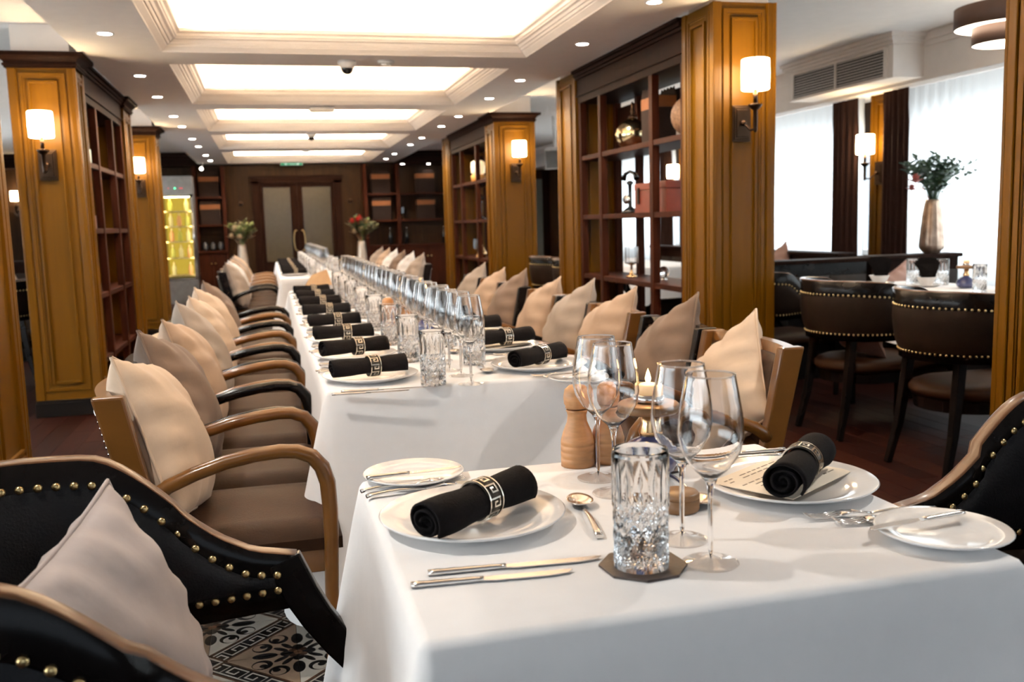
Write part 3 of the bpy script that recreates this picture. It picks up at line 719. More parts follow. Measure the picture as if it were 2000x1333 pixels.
for x, t in ((-.42, 'left'), (1.52, 'right')):
    thing('wall_plate', MB().lathe([(0, 0), (.035, 0), (.03, .02), (.02, .025), (0, .028)], 18).xf(Matrix.Rotation(pi / 2, 4, 'X')).mesh('wall_plate', bronze), (x, YE, 1.66), 0, 'small round bronze plate on the end wall, %s of the double doors' % t, 'wall plate')
def bookcase(x0, x1, ups, label):
    yf, yb = YE - .38, YE - .002
    ps = [part('back_panel', B(x0, x1, yb - .02, yb, 0, 2.3).mesh('back_panel', panel_wood))]
    for x in ups: ps.append(part('upright', B(x - .03, x + .03, yf, yb - .02, .0, 2.3).mesh('upright', red_wood, bevel=.004)))
    for z in (1.30, 1.78): ps.append(part('shelf_board', B(x0 + .03, x1 - .03, yf + .02, yb - .02, z - .035, z).mesh('shelf_board', red_wood, bevel=.003)))
    ps.append(part('counter', B(x0, x1, yf - .03, yb - .02, .80, .84).mesh('counter', red_wood, bevel=.004)))
    n = len(ups) - 1
    for a, b_ in zip(ups[:-1], ups[1:]):
        m_ = (a + b_) / 2
        for q in ((a + .03, m_ - .003), (m_ + .003, b_ - .03)):
            dm = MB().box(q[0], q[1], yf - .012, yf + .01, .10, .79).box(q[0] + .05, q[1] - .05, yf - .018, yf - .012, .16, .73)
            ps.append(part('cabinet_door', dm.mesh('cabinet_door', red_wood, bevel=.003), [part('knob', MB().ball(((q[1] - .03) if q[0] < m_ - .05 else q[0] + .03, yf - .03, .62), .013, 10, 6).mesh('knob', brass))]))
    return thing('bookcase', ps, label=label, cat='bookcase')
bookcase(-1.20, -.66, (-1.17, -.69), 'dark built-in bookcase left of the double doors')
bookcase(1.74, 3.45, (1.77, 2.36, 3.42), 'wide dark built-in bookcase right of the double doors')
bg = bag_parts(.34, .18, .42)
for x, z, t in ((-.93, 1.78, 'gift bag on the upper shelf of the left bookcase'), (-.93, 1.30, 'gift bag with copper band on the lower shelf of the left bookcase'), (2.06, 1.78, 'gift bag in the narrow bay, upper shelf of the right bookcase'), (2.06, 1.30, 'gift bag in the narrow bay, lower shelf of the right bookcase'), (2.88, 1.78, 'gift bag with bright copper band, upper shelf of the wide bay'), (2.88, 1.30, 'gift bag on the lower shelf of the wide bay')):
    thing('gift_bag', bg, (x, YE - .2, z), pi / 2, 'dark ' + t, 'bag', 'dark gift bags on the bookcases')
for x, t in ((2.45, 'narrow bay side'), (3.27, 'far right side')):
    thing('crystal_candlestick', CS, (x, YE - .22, 1.30), 0, 'crystal candle holder on the right bookcase, %s' % t, 'candlestick')
bot_prof = [(.030, 0), (.036, .004), (.036, .17), (.03, .20), (.014, .235), (.013, .29), (.015, .292), (.015, .31), (0, .311)]
bk = [part('bottle', lathe_me('bottle', bot_prof, blackm, 16)), part('cap', lathe_me('cap', [(.0165, .285), (.0165, .315), (0, .317)], steel, 12))]
bi = 0
for x, t in ((2.20, 'first'), (2.50, 'second'), (3.2, 'third')):
    thing('bottle', bk, (x, YE - .25, .84), 0, 'dark bottle standing on the counter of the right bookcase, %s from the doors' % t, 'bottle', 'bottles on the right bookcase counter')
tr = MB()
for q in ((-1.06, .45), (-.93, .45), (-.80, .45)):
    tr.lathe([(.0, .0), (.05, .0), (.055, .02), (.055, .11), (.03, .15), (.03, .17), (0, .17)], 14, (q[0], YE - .22, .84))
for k, x in enumerate((-1.06, -.93, -.80)):
    thing('jar', lathe_me('jar', [(.0, .0), (.045, .0), (.052, .02), (.052, .10), (.03, .13), (.03, .15), (0, .155)], mat('dark_glaze', (.03, .03, .035), .12, coat=.6), 16), (x, YE - .22, .84), 0, 'dark glossy jar on the left bookcase counter, %s from the wine cooler' % ORD[k], 'jar', 'dark jars on the left bookcase')
thing('accent_lamp', [part('head', MB().ball((0, 0, 0), .03, 12, 8).mesh('head', emitter('accent_glow', (1, .92, .8), 6))), part('bracket', MB().tube([(0, 0, .02), (.02, .03, .06), (.02, .06, .09)], .012, 8).mesh('bracket', spot_trim))], (-1.02, 17.15, 2.25), 0, 'small white spot lamp over the left bookcase', 'lamp')
for x in (2.47, 2.95):
    thing('downlight', dl, (x, 17.32, 2.30), 0, 'tiny downlight under the cornice above the right bookcase, %s bay' % ('narrow' if x < 2.6 else 'wide'), 'downlight', 'bookcase downlights'); spot_at(x, 17.32, 2.30, 2.5)

# wine cooler
wx0, wx1, wy0, wy1 = -1.66, -1.15, 16.5, 17.0
wc = MB()
wc.box(wx0, wx1, wy0 + .02, wy1, .0, .42); wc.box(wx0, wx1, wy0 + .02, wy1, 1.78, 2.1); wc.box(wx0, wx0 + .03, wy0 + .02, wy1, .42, 1.78); wc.box(wx1 - .03, wx1, wy0 + .02, wy1, .42, 1.78)
dr = MB(); dr.box(wx0, wx0 + .035, wy0, wy0 + .02, .40, 1.80); dr.box(wx1 - .045, wx1, wy0, wy0 + .02, .40, 1.80); dr.box(wx0, wx1, wy0, wy0 + .02, .38, .42); dr.box(wx0, wx1, wy0, wy0 + .02, 1.76, 1.80)
glow = emitter('cooler_back_glow', (1.0, .66, .08), .5)  # glow put into the back wall in place of a strip light
hd = MB().tube([(wx1 - .02, wy0 - .03, .7), (wx1 - .02, wy0 - .03, 1.5)], .012, 8)
ctl = MB()
for i in range(9): ctl.box(wx0 + .12 + i * .025, wx0 + .125 + i * .025, wy0 + .016, wy0 + .02, 1.88, 1.90)
leds = MB(); leds.ball((-1.42, wy0 + .012, 1.90), .012, 8, 6)
ledr = MB(); ledr.ball((-1.34, wy0 + .012, 1.90), .008, 8, 6).ball((-1.31, wy0 + .012, 1.90), .008, 8, 6).ball((-1.52, wy0 + .012, 1.90), .007, 8, 6)
kids = [part('cabinet', wc.mesh('cabinet', mat('cooler_steel', (.30, .28, .26), .3, metal=.8))), part('door_frame', dr.mesh('door_frame', mat('cooler_steel2', (.42, .38, .33), .25, metal=.9)), [part('glass_pane', B(wx0 + .035, wx1 - .045, wy0 + .006, wy0 + .010, .42, 1.76).mesh('glass_pane', MATS['window_clear'])), part('handle', hd.mesh('handle', steel))]),
        part('back_glow', B(wx0 + .03, wx1 - .03, wy1 - .02, wy1 - .01, .43, 1.77).mesh('back_glow', glow), label='back wall given a yellow glow'), part('control_light', leds.mesh('control_light', emitter('led_green', (.1, 1, .4), 4)), label='green control light'), part('control_light', ledr.mesh('control_light', emitter('led_red', (1, .05, .08), 2)), label='red control lights'),
        part('top_lamp', B(wx0 + .06, wx1 - .06, wy0 + .06, wy0 + .09, 1.755, 1.77).mesh('top_lamp', emitter('cooler_lamp', (1, .8, .3), 45)))]
rowz = [.47, .76, 1.03, 1.28, 1.53]
wm = [(.0, 0), (.034, 0), (.036, .01), (.036, .13), (.014, .18), (.013, .215), (0, .216)]
kids += [part('shelf', B(wx0 + .03, wx1 - .03, wy0 + .06, wy1 - .03, z - .018, z).mesh('shelf', mat('cooler_shelf', (.55, .42, .2), .4, metal=.3))) for z in rowz]
for _x in (wx0 + .05, wx1 - .06): area_light('cooler_lamp_light', (_x, wy0 + .035, 1.1), (pi / 2, 0, 0), .03, 1.25, 2.6, (1, .82, .45))
thing('wine_cooler', kids, label='tall steel wine cooler glowing yellow beside the left columns', cat='wine cooler')
def lit_bottle(name, col):
    m, nt, b = nodes_of(name)
    b.inputs['Base Color'].default_value = col + (1,); b.inputs['Roughness'].default_value = .15
    t = nt.nodes.new('ShaderNodeBsdfTranslucent'); t.inputs[0].default_value = col + (1,)
    mx = nt.nodes.new('ShaderNodeMixShader'); mx.inputs[0].default_value = .6
    nt.links.new(b.outputs[0], mx.inputs[1]); nt.links.new(t.outputs[0], mx.inputs[2]); nt.links.new(mx.outputs[0], nt.nodes['Material Output'].inputs[0])
    return m
wine_m = [lit_bottle('white_wine', (.95, .88, .55)), lit_bottle('rose_wine', (.95, .60, .32)), lit_bottle('green_wine', (.75, .74, .22))]
foil = mat('gold_foil', (.85, .72, .4), .3, metal=.6)
wbot = [[part('bottle', lathe_me('bottle', wm, m_, 14)), part('foil', lathe_me('foil', [(.0148, .165), (.0148, .219), (0, .2195)], foil, 12))] for m_ in wine_m]
for r, z in enumerate(rowz):
    cols = (-1.53, -1.27) if r in (0, 4) else (-1.53, -1.40, -1.27)
    for c_, x in enumerate(cols):
        thing('wine_bottle', wbot[(r * 2 + c_) % 3 if not (r == 2 and c_ == 0) else 1], (x, wy0 + .16, z), 0, 'wine bottle on the %s shelf of the lit cooler, %s from its left' % (('bottom', 'second lowest', 'middle', 'second highest', 'top')[r], ORD[c_]), 'bottle', 'bottles in the wine cooler')

# ------------------------------------------------------------------ bouquets
leaf_m = [mat('eucalyptus_leaf', (.07, .12, .08), .6, var=.3), mat('deep_leaf', (.028, .060, .024), .5, var=.3), mat('lime_leaf', (.22, .26, .08), .6, var=.3), mat('olive_leaf', (.16, .15, .07), .6, var=.3)]
prot_m = mat('protea_pink', (.48, .12, .10), .7, var=.3); red_m = mat('red_bloom', (.55, .04, .035), .6, var=.2); crm_m = mat('cream_bloom', (.55, .42, .25), .7, var=.2)
def leaf_geo(mb, base, d, ln, wd, mi=0):
    d = Vector(d).normalized(); a = d.cross(Vector((0, 0, 1)))
    if a.length < .05: a = Vector((1, 0, 0))
    a.normalize(); nrm = a.cross(d)
    p = [Vector(base), Vector(base) + d * ln * .45 + a * wd + nrm * wd * .3, Vector(base) + d * ln, Vector(base) + d * ln * .45 - a * wd + nrm * wd * .3, Vector(base) + d * ln * .5]
    mb.add(p, [(0, 1, 4), (1, 2, 4), (2, 3, 4), (3, 0, 4)], mi, True)
def bouquet(seed, h, spread, nstem, mats, blooms):
    rd = random.Random(seed); ps = []
    for k in range(nstem):
        th = rd.uniform(0, 2 * pi); s_ = spread * rd.uniform(.25, 1.0); hh = h * rd.uniform(.6, 1.0) * (1.1 - .35 * s_ / spread)
        pts = [Vector((0, 0, -.08)), Vector((cos(th) * s_ * .25, sin(th) * s_ * .25, hh * .45)), Vector((cos(th) * s_ * .65, sin(th) * s_ * .65, hh * .8)), Vector((cos(th) * s_, sin(th) * s_, hh))]
        mb = MB(); mb.tube(pts, [.003, .003, .002, .0012], 5)
        small = rd.random() < .55
        n = 26 if small else 12
        for i in range(n):
            f = .25 + .75 * i / n; q = f * 3; j = min(2, int(q)); p = pts[j].lerp(pts[j + 1], q - j)
            a = i * 2.4 + rd.uniform(-.4, .4)
            dd = Vector((cos(a), sin(a), rd.uniform(-.1, .6))) + (pts[3] - pts[1]).normalized() * .4
            ln = h * (.125 if small else .27) * rd.uniform(.7, 1.2)
            leaf_geo(mb, p, dd, ln, ln * (.40 if small else .22))
        ps.append(part('leafy_stem', mb.mesh('leafy_stem', mats[k % len(mats)], merge=False)))
    for (x, y, z, r, m_) in blooms:
        mb = MB(); mb.tube([(0, 0, -.05), (x * .5, y * .5, z * .5), (x, y, z)], .003, 5)
        for ring in range(3):
            for i in range(10 - ring * 2):
                a = 2 * pi * i / (10 - ring * 2) + ring * .4
                leaf_geo(mb, (x, y, z - r * .4), (cos(a) * (1 - .3 * ring), sin(a) * (1 - .3 * ring), .5 + .6 * ring), r * 1.25, r * .28)
        ps.append(part('bloom', mb.mesh('bloom', m_, merge=False)))
    return ps
def vase_parts(h, r, m_, ribs=14):
    seg = ribs * 4; mb = MB()
    pr = [(.55, 0), (.72, .03), (.98, .10), (1.0, .16), (.90, .45), (.76, .75), (.62, .93), (.55, 1.0), (.50, 1.0), (.50, .9), (0, .3)]
    mb.lathe([(a * r, z * h) for a, z in pr], seg, cap0=True, cap1=False)
    for i, (x, y, z) in enumerate(mb.v):
        th = math.atan2(y, x); k = 1 - .05 * abs(sin(th * ribs / 2)) if .02 * h < z < .97 * h else 1
        mb.v[i] = (x * k, y * k, z)
    return [part('vase_body', mb.mesh('vase_body', m_))]
vase_m = mat('bronze_glaze', (.40, .29, .22), .28, metal=.7, var=.35, scale=14)
vase_w = mat('pearl_glaze', (.60, .50, .40), .3, metal=.3, var=.15)
bq1 = bouquet(3, .36, .36, 34, [leaf_m[0], leaf_m[1], leaf_m[1], leaf_m[0]], [(-.20, -.06, .15, .06, prot_m), (-.17, .02, .09, .045, prot_m), (.02, -.08, .16, .04, leaf_m[2])])
thing('fluted_vase', vase_parts(.40, .092, vase_m), (4.82, 6.06, .875), 0, 'bronze fluted vase on the banquette ledge in front of the window', 'vase')
thing('bouquet', bq1, (4.82, 6.06, 1.27), 0, 'eucalyptus and pink protea bouquet in the bronze fluted vase', 'bouquet')
for x, y, sd, bl, mats, t in ((-.42, 16.7, 11, [(.06, -.08, .24, .10, crm_m), (-.1, -.05, .28, .10, crm_m), (0, .05, .34, .09, crm_m), (-.16, .0, .16, .09, crm_m), (.14, -.02, .16, .09, crm_m), (-.02, -.12, .14, .09, crm_m), (.10, .05, .32, .08, crm_m)], [leaf_m[2], leaf_m[3], leaf_m[2]], 'cream and lime'), (1.60, 16.7, 23, [(-.05, -.06, .38, .09, red_m), (-.14, .0, .36, .08, red_m), (-.02, .06, .42, .08, red_m), (.08, -.05, .34, .09, crm_m), (.14, .05, .24, .09, crm_m), (.0, -.12, .22, .09, crm_m), (-.12, -.05, .18, .09, crm_m)], [leaf_m[3], leaf_m[2], leaf_m[1]], 'red and green')):
    thing('tall_vase', vase_parts(.94, .11, vase_w, 10), (x, y, 0), 0, 'tall pearl vase holding the %s bouquet near the double doors' % t, 'vase')
    thing('bouquet', bouquet(sd, .46, .28, 24, mats, bl), (x, y, .92), 0, '%s flower bouquet near the double doors' % t, 'bouquet')

# ------------------------------------------------------------------ pillows
def pillow_mesh(name, m_, a=.215, t=.102, seed=0):
    rd = random.Random(seed); ph = [rd.uniform(0, 6) for _ in range(6)]
    n = 30; mb = MB()
    def edge(u, v):
        k = 1 - .065 * (1 - v * v); k2 = 1 - .065 * (1 - u * u)
        return a * u * k, a * v * k2
    for sgn in (1, -1):
        def fn(uu, vv):
            u, v = uu * 2 - 1, vv * 2 - 1
            u = math.copysign(abs(u) ** .8, u); v = math.copysign(abs(v) ** .8, v)
            y, z = edge(u, v)
            e = max(0.0, (1 - u * u) * (1 - v * v))
            x = t * e ** .52
            wr = .010 * sin(15 * v + ph[0] + 3 * u) * (abs(u) ** 2) * (1 - v * v) + .010 * sin(14 * u + ph[1] + 2 * v) * (abs(v) ** 2) * (1 - u * u) + .007 * sin(6 * u + 5 * v + ph[2]) * e
            return (sgn * (x + wr * (e > 0)), y, z + a)
        mb.grid(fn, n, n, 0, True, flip=sgn < 0)
    return mb.mesh(name, m_)
def piping_mesh(m_, a=.215):
    pts = []
    for s_ in range(4):
        for k in range(10):
            u = -1 + 2 * k / 10; v = 1.0
            y, z = a * u, a * v * (1 - .065 * (1 - u * u))
            for _ in range(s_): y, z = z, -y
            pts.append((0, y, z + a))
    pts.append(pts[0])
    return MB().tube(pts, .0045, 6, ref=(1, 0, 0), caps=False).mesh('piping', m_)
PM = {k: [pillow_mesh('cover', m_, seed=s_) for s_ in range(2)] for k, m_ in PIL.items()}
PP = {k: piping_mesh(m_) for k, m_ in PIL.items()}
def pillow(x, y, z, rz, lean, inplane, col, label, group='velvet cushions on the chairs', scale=1.0, var=0):
    """stands on its edge at (x, y, z); +X local is its front; lean tips it backwards, inplane turns it within its own plane."""
    o = thing('cushion', [part('cover', PM[col][var % 2]), part('piping', PP[col])], label=label, cat='cushion', group=group)
    Mx = Matrix.Translation((x, y, z)) @ Matrix.Rotation(rz, 4, 'Z') @ Matrix.Rotation(-lean, 4, 'Y') @ Matrix.Translation((0, 0, .215)) @ Matrix.Rotation(inplane, 4, 'X') @ Matrix.Translation((0, 0, -.215))
    o.matrix_world = Mx @ Matrix.Scale(scale, 4)
    return o

# ------------------------------------------------------------------ bentwood armchair (front +X, arms' fronts at x=.12)
def armchair_parts(wood):
    ps = []
    def lean(z): return -.085 * max(0, z - .44) / .40 - .02 * max(0, .44 - z)
    seat = MB(); n = 12
    def st(u, v):
        x = -.36 + .50 * u; y = -.232 + .464 * v
        ed = min(1, min(u, 1 - u) * 9) ** .5 * min(1, min(v, 1 - v) * 9) ** .5
        return (x, y, .425 + .035 * ed + .008 * (1 - (2 * u - 1) ** 2) * (1 - (2 * v - 1) ** 2))
    seat.grid(st, 18, 18)
    seat.grid(lambda u, v: (-.36 + .50 * u, -.232 + .464 * v, .395), 1, 1, flip=True, smooth=False)
    for (p, q) in (((-.36, -.232), (.14, -.232)), ((.14, -.232), (.14, .232)), ((.14, .232), (-.36, .232)), ((-.36, .232), (-.36, -.232))):
        seat.add([(p[0], p[1], .395), (q[0], q[1], .395), (q[0], q[1], .425), (p[0], p[1], .425)], [(0, 1, 2, 3)], 0, False)
    ps.append(part('seat', seat.mesh('seat', seat_leather)))
    ap = MB()
    ap.box(-.35, .105, -.225, -.20, .335, .397); ap.box(-.35, .105, .20, .225, .335, .397); ap.box(.08, .105, -.20, .20, .335, .397); ap.box(-.35, -.325, -.20, .20, .335, .397)
    ps.append(part('seat_rail', ap.mesh('seat_rail', wood, bevel=.003)))
    for s_ in (-1, 1):
        base = [(-.305, .562), (-.285, .582), (-.262, .598), (-.20, .622), (-.13, .642), (-.06, .654), (.0, .659), (.04, .656), (.075, .642), (.098, .612), (.110, .57), (.113, .50), (.112, .42), (.106, .30), (.10, .15), (.095, 0.0)]
        am = MB().tube([(x, s_ * (.245 + .006 * sin(k)), z) for k, (x, z) in enumerate(base)], [.019] * 8 + [.02, .021, .021, .02, .019, .018, .016, .014], 10, oval=(1.05, .95))
        ps.append(part('arm', am.mesh('arm', wood)))
    for s_ in (-1, 1):
        sm = MB(); k = 10; vs = []
        for i in range(k + 1):
            z = .822 * i / k; x = -.300 + lean(z) * 1.0 - (.05 * (1 - z / .44) ** 2 if z < .44 else 0)
            w0 = .024 + .012 * (z / .84); y0, y1 = s_ * .222, s_ * .258
            vs += [(x - w0, y0, z), (x + w0, y0, z), (x + w0, y1, z), (x - w0, y1, z)]
        sm.add(vs, [(i * 4 + j, i * 4 + (j + 1) % 4, i * 4 + 4 + (j + 1) % 4, i * 4 + 4 + j) for i in range(k) for j in range(4)] + [(3, 2, 1, 0), (4 * k, 4 * k + 1, 4 * k + 2, 4 * k + 3)])
        ps.append(part('rear_leg', sm.mesh('rear_leg', wood, bevel=.006)))
    def curved(z0, z1, off0, off1, half, mi_mat, name, nm=14, bul=0.0):
        mb = MB(); nz = 8
        def surf(o, b_):
            def fn(u, v):
                y = (2 * u - 1) * half; z = z0 + (z1 - z0) * v
                c_ = .04 * (1 - (y / .24) ** 2)
                e = b_ * (1 - (2 * u - 1) ** 4) * (1 - (2 * v - 1) ** 4)
                return (-.300 + lean(z) - c_ + o + e, y, z)
            return fn
        mb.grid(surf(off1, bul), nm, nz); mb.grid(surf(off0, -bul), nm, nz, flip=True)
        f0, f1 = surf(off0, -bul), surf(off1, bul)
        for (fixed, rng, N_) in (('v0', 0, nm), ('v1', 1, nm), ('u0', 0, nz), ('u1', 1, nz)):
            vs = []
            for i in range(N_ + 1):
                t_ = i / N_
                a_ = (t_, rng) if fixed[0] == 'v' else (rng, t_)
                vs += [f0(*a_), f1(*a_)]
            mb.add(vs, [(2 * i, 2 * i + 1, 2 * i + 3, 2 * i + 2) for i in range(N_)], 0, False)
        return mb.mesh(name, mi_mat)
    ps.append(part('back_panel', curved(.50, .82, -.018, .014, .226, wood, 'back_panel')))
    ps.append(part('back_pad', curved(.53, .79, .012, .026, .205, seat_leather, 'back_pad', bul=.006)))
    ps.append(part('rear_pad', curved(.54, .775, -.028, -.014, .19, black_leather, 'rear_pad', bul=.006)))
    nl = MB()
    for k in range(26):
        for z in (.545, .77):
            y = -.185 + .37 * k / 25; nl.ball((-.300 + lean(z) - .04 * (1 - (y / .24) ** 2) - .03, y, z), .0055, 5, 4)
    for k in range(1, 14):
        for y in (-.185, .185):
            z = .545 + .225 * k / 14; nl.ball((-.300 + lean(z) - .04 * (1 - (y / .24) ** 2) - .03, y, z), .0055, 5, 4)
    ps.append(part('nail_trim', nl.mesh('nail_trim', steel, merge=False), kind='stuff'))
    return ps
BROWN = armchair_parts(bent_wood); BLACK = armchair_parts(black_lacq)

# ------------------------------------------------------------------ tub chair (front +X, arm tips at x=0)
NAIL = MB().lathe([(.0075, 0), (.0066, .003), (.004, .0052), (0, .006)], 10, cap0=True).mesh('nail', brass)
NAILS = MB().ball((0, 0, 0), .0062, 6, 4)
def tub_parts(leather, single_nails=False, wood=black_lacq, gap=.026):
    ps = []
    hw, xs, rb = .262, -.31, .25
    L1 = -xs; La = pi / 2 * sqrt((hw ** 2 + rb ** 2) / 2) * 2; T = 2 * L1 + La
    def plan(s):       # s arclength 0..T -> x, y, outward normal
        if s <= L1: return (-s, hw, 0, 1)
        if s >= L1 + La: return (-(T - s), -hw, 0, -1)
        th = pi / 2 + (s - L1) / La * pi
        x, y = xs + rb * cos(th), hw * sin(th)
        nx, ny = cos(th) / rb, sin(th) / hw; l = math.hypot(nx, ny)
        return (x, y, nx / l, ny / l)
    def rim(s):
        d = min(s, T - s)
        if d > .34: return .835 + .012 * sin(min(1, (d - .34) / .2) * pi / 2)
        t = max(0, (d - .06) / .28); t = min(1, t); sm_ = t * t * (3 - 2 * t)
        return .640 + .02 * min(1, d / .1) + (.835 - .660) * sm_
    def bot(s):
        d = min(s, T - s); return .548 - .02 * min(1, d / .3)
    NS = 72
    def wallpt(s, z, off):
        x, y, nx, ny = plan(s)
        k = .035 * max(0, z - .55) / .3 * (1 if L1 * .6 < s < T - L1 * .6 else 0.2)
        return (x + nx * (off + k), y + ny * (off + k), z)
    fr_ = MB(); th_ = .017
    sec = [(-th_, 0), (th_, 0), (th_, 1), (-th_, 1)]
    vs = []
    for i in range(NS + 1):
        s = T * i / NS; zb, zt = bot(s), rim(s)
        for o_, f in ((-th_, 0), (th_, 0), (th_, .25), (th_, .5), (th_, .75), (th_, .985), (th_ * .6, 1.0), (-th_ * .6, 1.0), (-th_, .985), (-th_, .75), (-th_, .5), (-th_, .25)):
            vs.append(wallpt(s, zb + (zt - zb) * f, o_))
    K = 12
    fr_.add(vs, [(i * K + j, i * K + (j + 1) % K, (i + 1) * K + (j + 1) % K, (i + 1) * K + j) for i in range(NS) for j in range(K)], 0, True)
    fr_.add(vs[:K], [tuple(range(K))[::-1]]); fr_.add(vs[-K:], [tuple(range(K))])
    for q in range(NS * K):
        if q % K in (5, 6, 7): fr_.m[q] = 1  # top edge faces take the painted reflection
    me = fr_.mesh('back_frame', wood, rim_reflection)
    zs = [v.co.z for v in me.vertices]
    ps.append(part('back_frame', me))
    rm = MB(); pr_ = []
    for i in range(NS + 1):
        s = T * i / NS; x, y, z = wallpt(s, rim(s), 0); pr_.append((x, y, z + .001))
    rm.tube(pr_, .0135, 8, oval=(1.1, .45), ref=(0, 0, 1)) if False else None
    for side, name in ((-1, 'inner_pad'), (1, 'outer_pad')):
        pad = MB(); s0, s1 = .035, T - .035
        def fn(u, v, side=side):
            s = s0 + (s1 - s0) * u; zb, zt = bot(s) + .042, rim(s) - min(.05 if side < 0 else .082, (rim(s) - bot(s)) * .42)
            if zt < zb + .004: zt = zb + .004
            z = zb + (zt - zb) * v
            e = (1 - abs(2 * v - 1) ** 3) * min(1, min(u, 1 - u) * 14)
            return wallpt(s, z, side * (th_ + .002 + .012 * e))
        pad.grid(fn, NS, 10, flip=side < 0)
        ps.append(part(name, pad.mesh(name, leather, merge=False)))
        pts = []
        for row in ('t', 'b'):
            s = s0
            while s <= s1 + 1e-6:
                z = rim(s) - min(.045 if side < 0 else .076, (rim(s) - bot(s)) * .38) if row == 't' else bot(s) + .036
                x, y, nx, ny = plan(s); p = wallpt(s, z, side * (th_ + .001))
                pts.append((p, math.atan2(ny * side, nx * side))); s += gap
        if single_nails:
            for p, a in pts: ps.append(part('nail', NAIL, loc=p, rot=(0, pi / 2, a)))
        else:
            mb = MB()
            for p, a in pts: mb.ball(p, .0062, 6, 4)
            ps.append(part('nail_trim', mb.mesh('nail_trim', brass, merge=False), kind='stuff'))
    seat = MB(); ring = []
    n = 40
    out = []
    for k in range(n):
        t = k / n
        if t < .5:
            s = L1 * .35 + (T - L1 * .7) * (t / .5); x, y, nx, ny = plan(s); out.append((x - nx * .03, y - ny * .03))
        else:
            f = (t - .5) / .5; y = -.235 + .47 * f; out.append((.15 + .02 * sin(pi * f), y))
    for rr, z in ((0.0, .425), (.5, .424), (.85, .42), (.96, .407), (1.0, .39), (1.0, .37), (.97, .355), (0, .355)):
        for (x, y) in out: ring.append((-.19 + (x + .19) * rr, y * rr, z))
    seat.add(ring, [(j * n + i, j * n + (i + 1) % n, (j + 1) * n + (i + 1) % n, (j + 1) * n + i) for j in range(7) for i in range(n)], 0, True)
    ps.append(part('seat', seat.mesh('seat', seat_leather)))
    rail = MB(); rr_ = []
    for z, k_ in ((.295, .93), (.357, .95)):
        for (x, y) in out: rr_.append((-.19 + (x + .19) * k_, y * k_, z))
    rail.add(rr_, [(i, (i + 1) % n, (i + 1) % n + n, i + n) for i in range(n)] + [tuple(range(n))[::-1], tuple(range(n, 2 * n))], 0, False)
    ps.append(part('seat_rail', rail.mesh('seat_rail', wood)))
    for s_ in (-1, 1):
        pth = [(-.022, .632), (-.012, .605), (.004, .568), (.028, .525), (.06, .478), (.094, .435), (.12, .39), (.134, .34), (.138, .25), (.136, .12), (.13, 0)]
        lg = MB(); lg.tube([(x, s_ * (.262 - .02 * min(1, k / 6)), z) for k, (x, z) in enumerate(pth)], [.040, .042, .042, .040, .038, .036, .034, .032, .029, .026, .022], 4, oval=(.55, 1.0), smooth=False)
        ps.append(part('front_leg', lg.mesh('front_leg', wood, bevel=.004)))
        lg = MB(); lg.tube([(-.46, s_ * .17, .55), (-.475, s_ * .175, .40), (-.50, s_ * .185, .2), (-.545, s_ * .20, 0)], [.030, .029, .025, .02], 4, smooth=False)
        ps.append(part('rear_leg', lg.mesh('rear_leg', wood, bevel=.004)))
    return ps
TUB_NEAR = tub_parts(black_leather, True)
TUB = tub_parts(tub_leather, False, gap=.022)

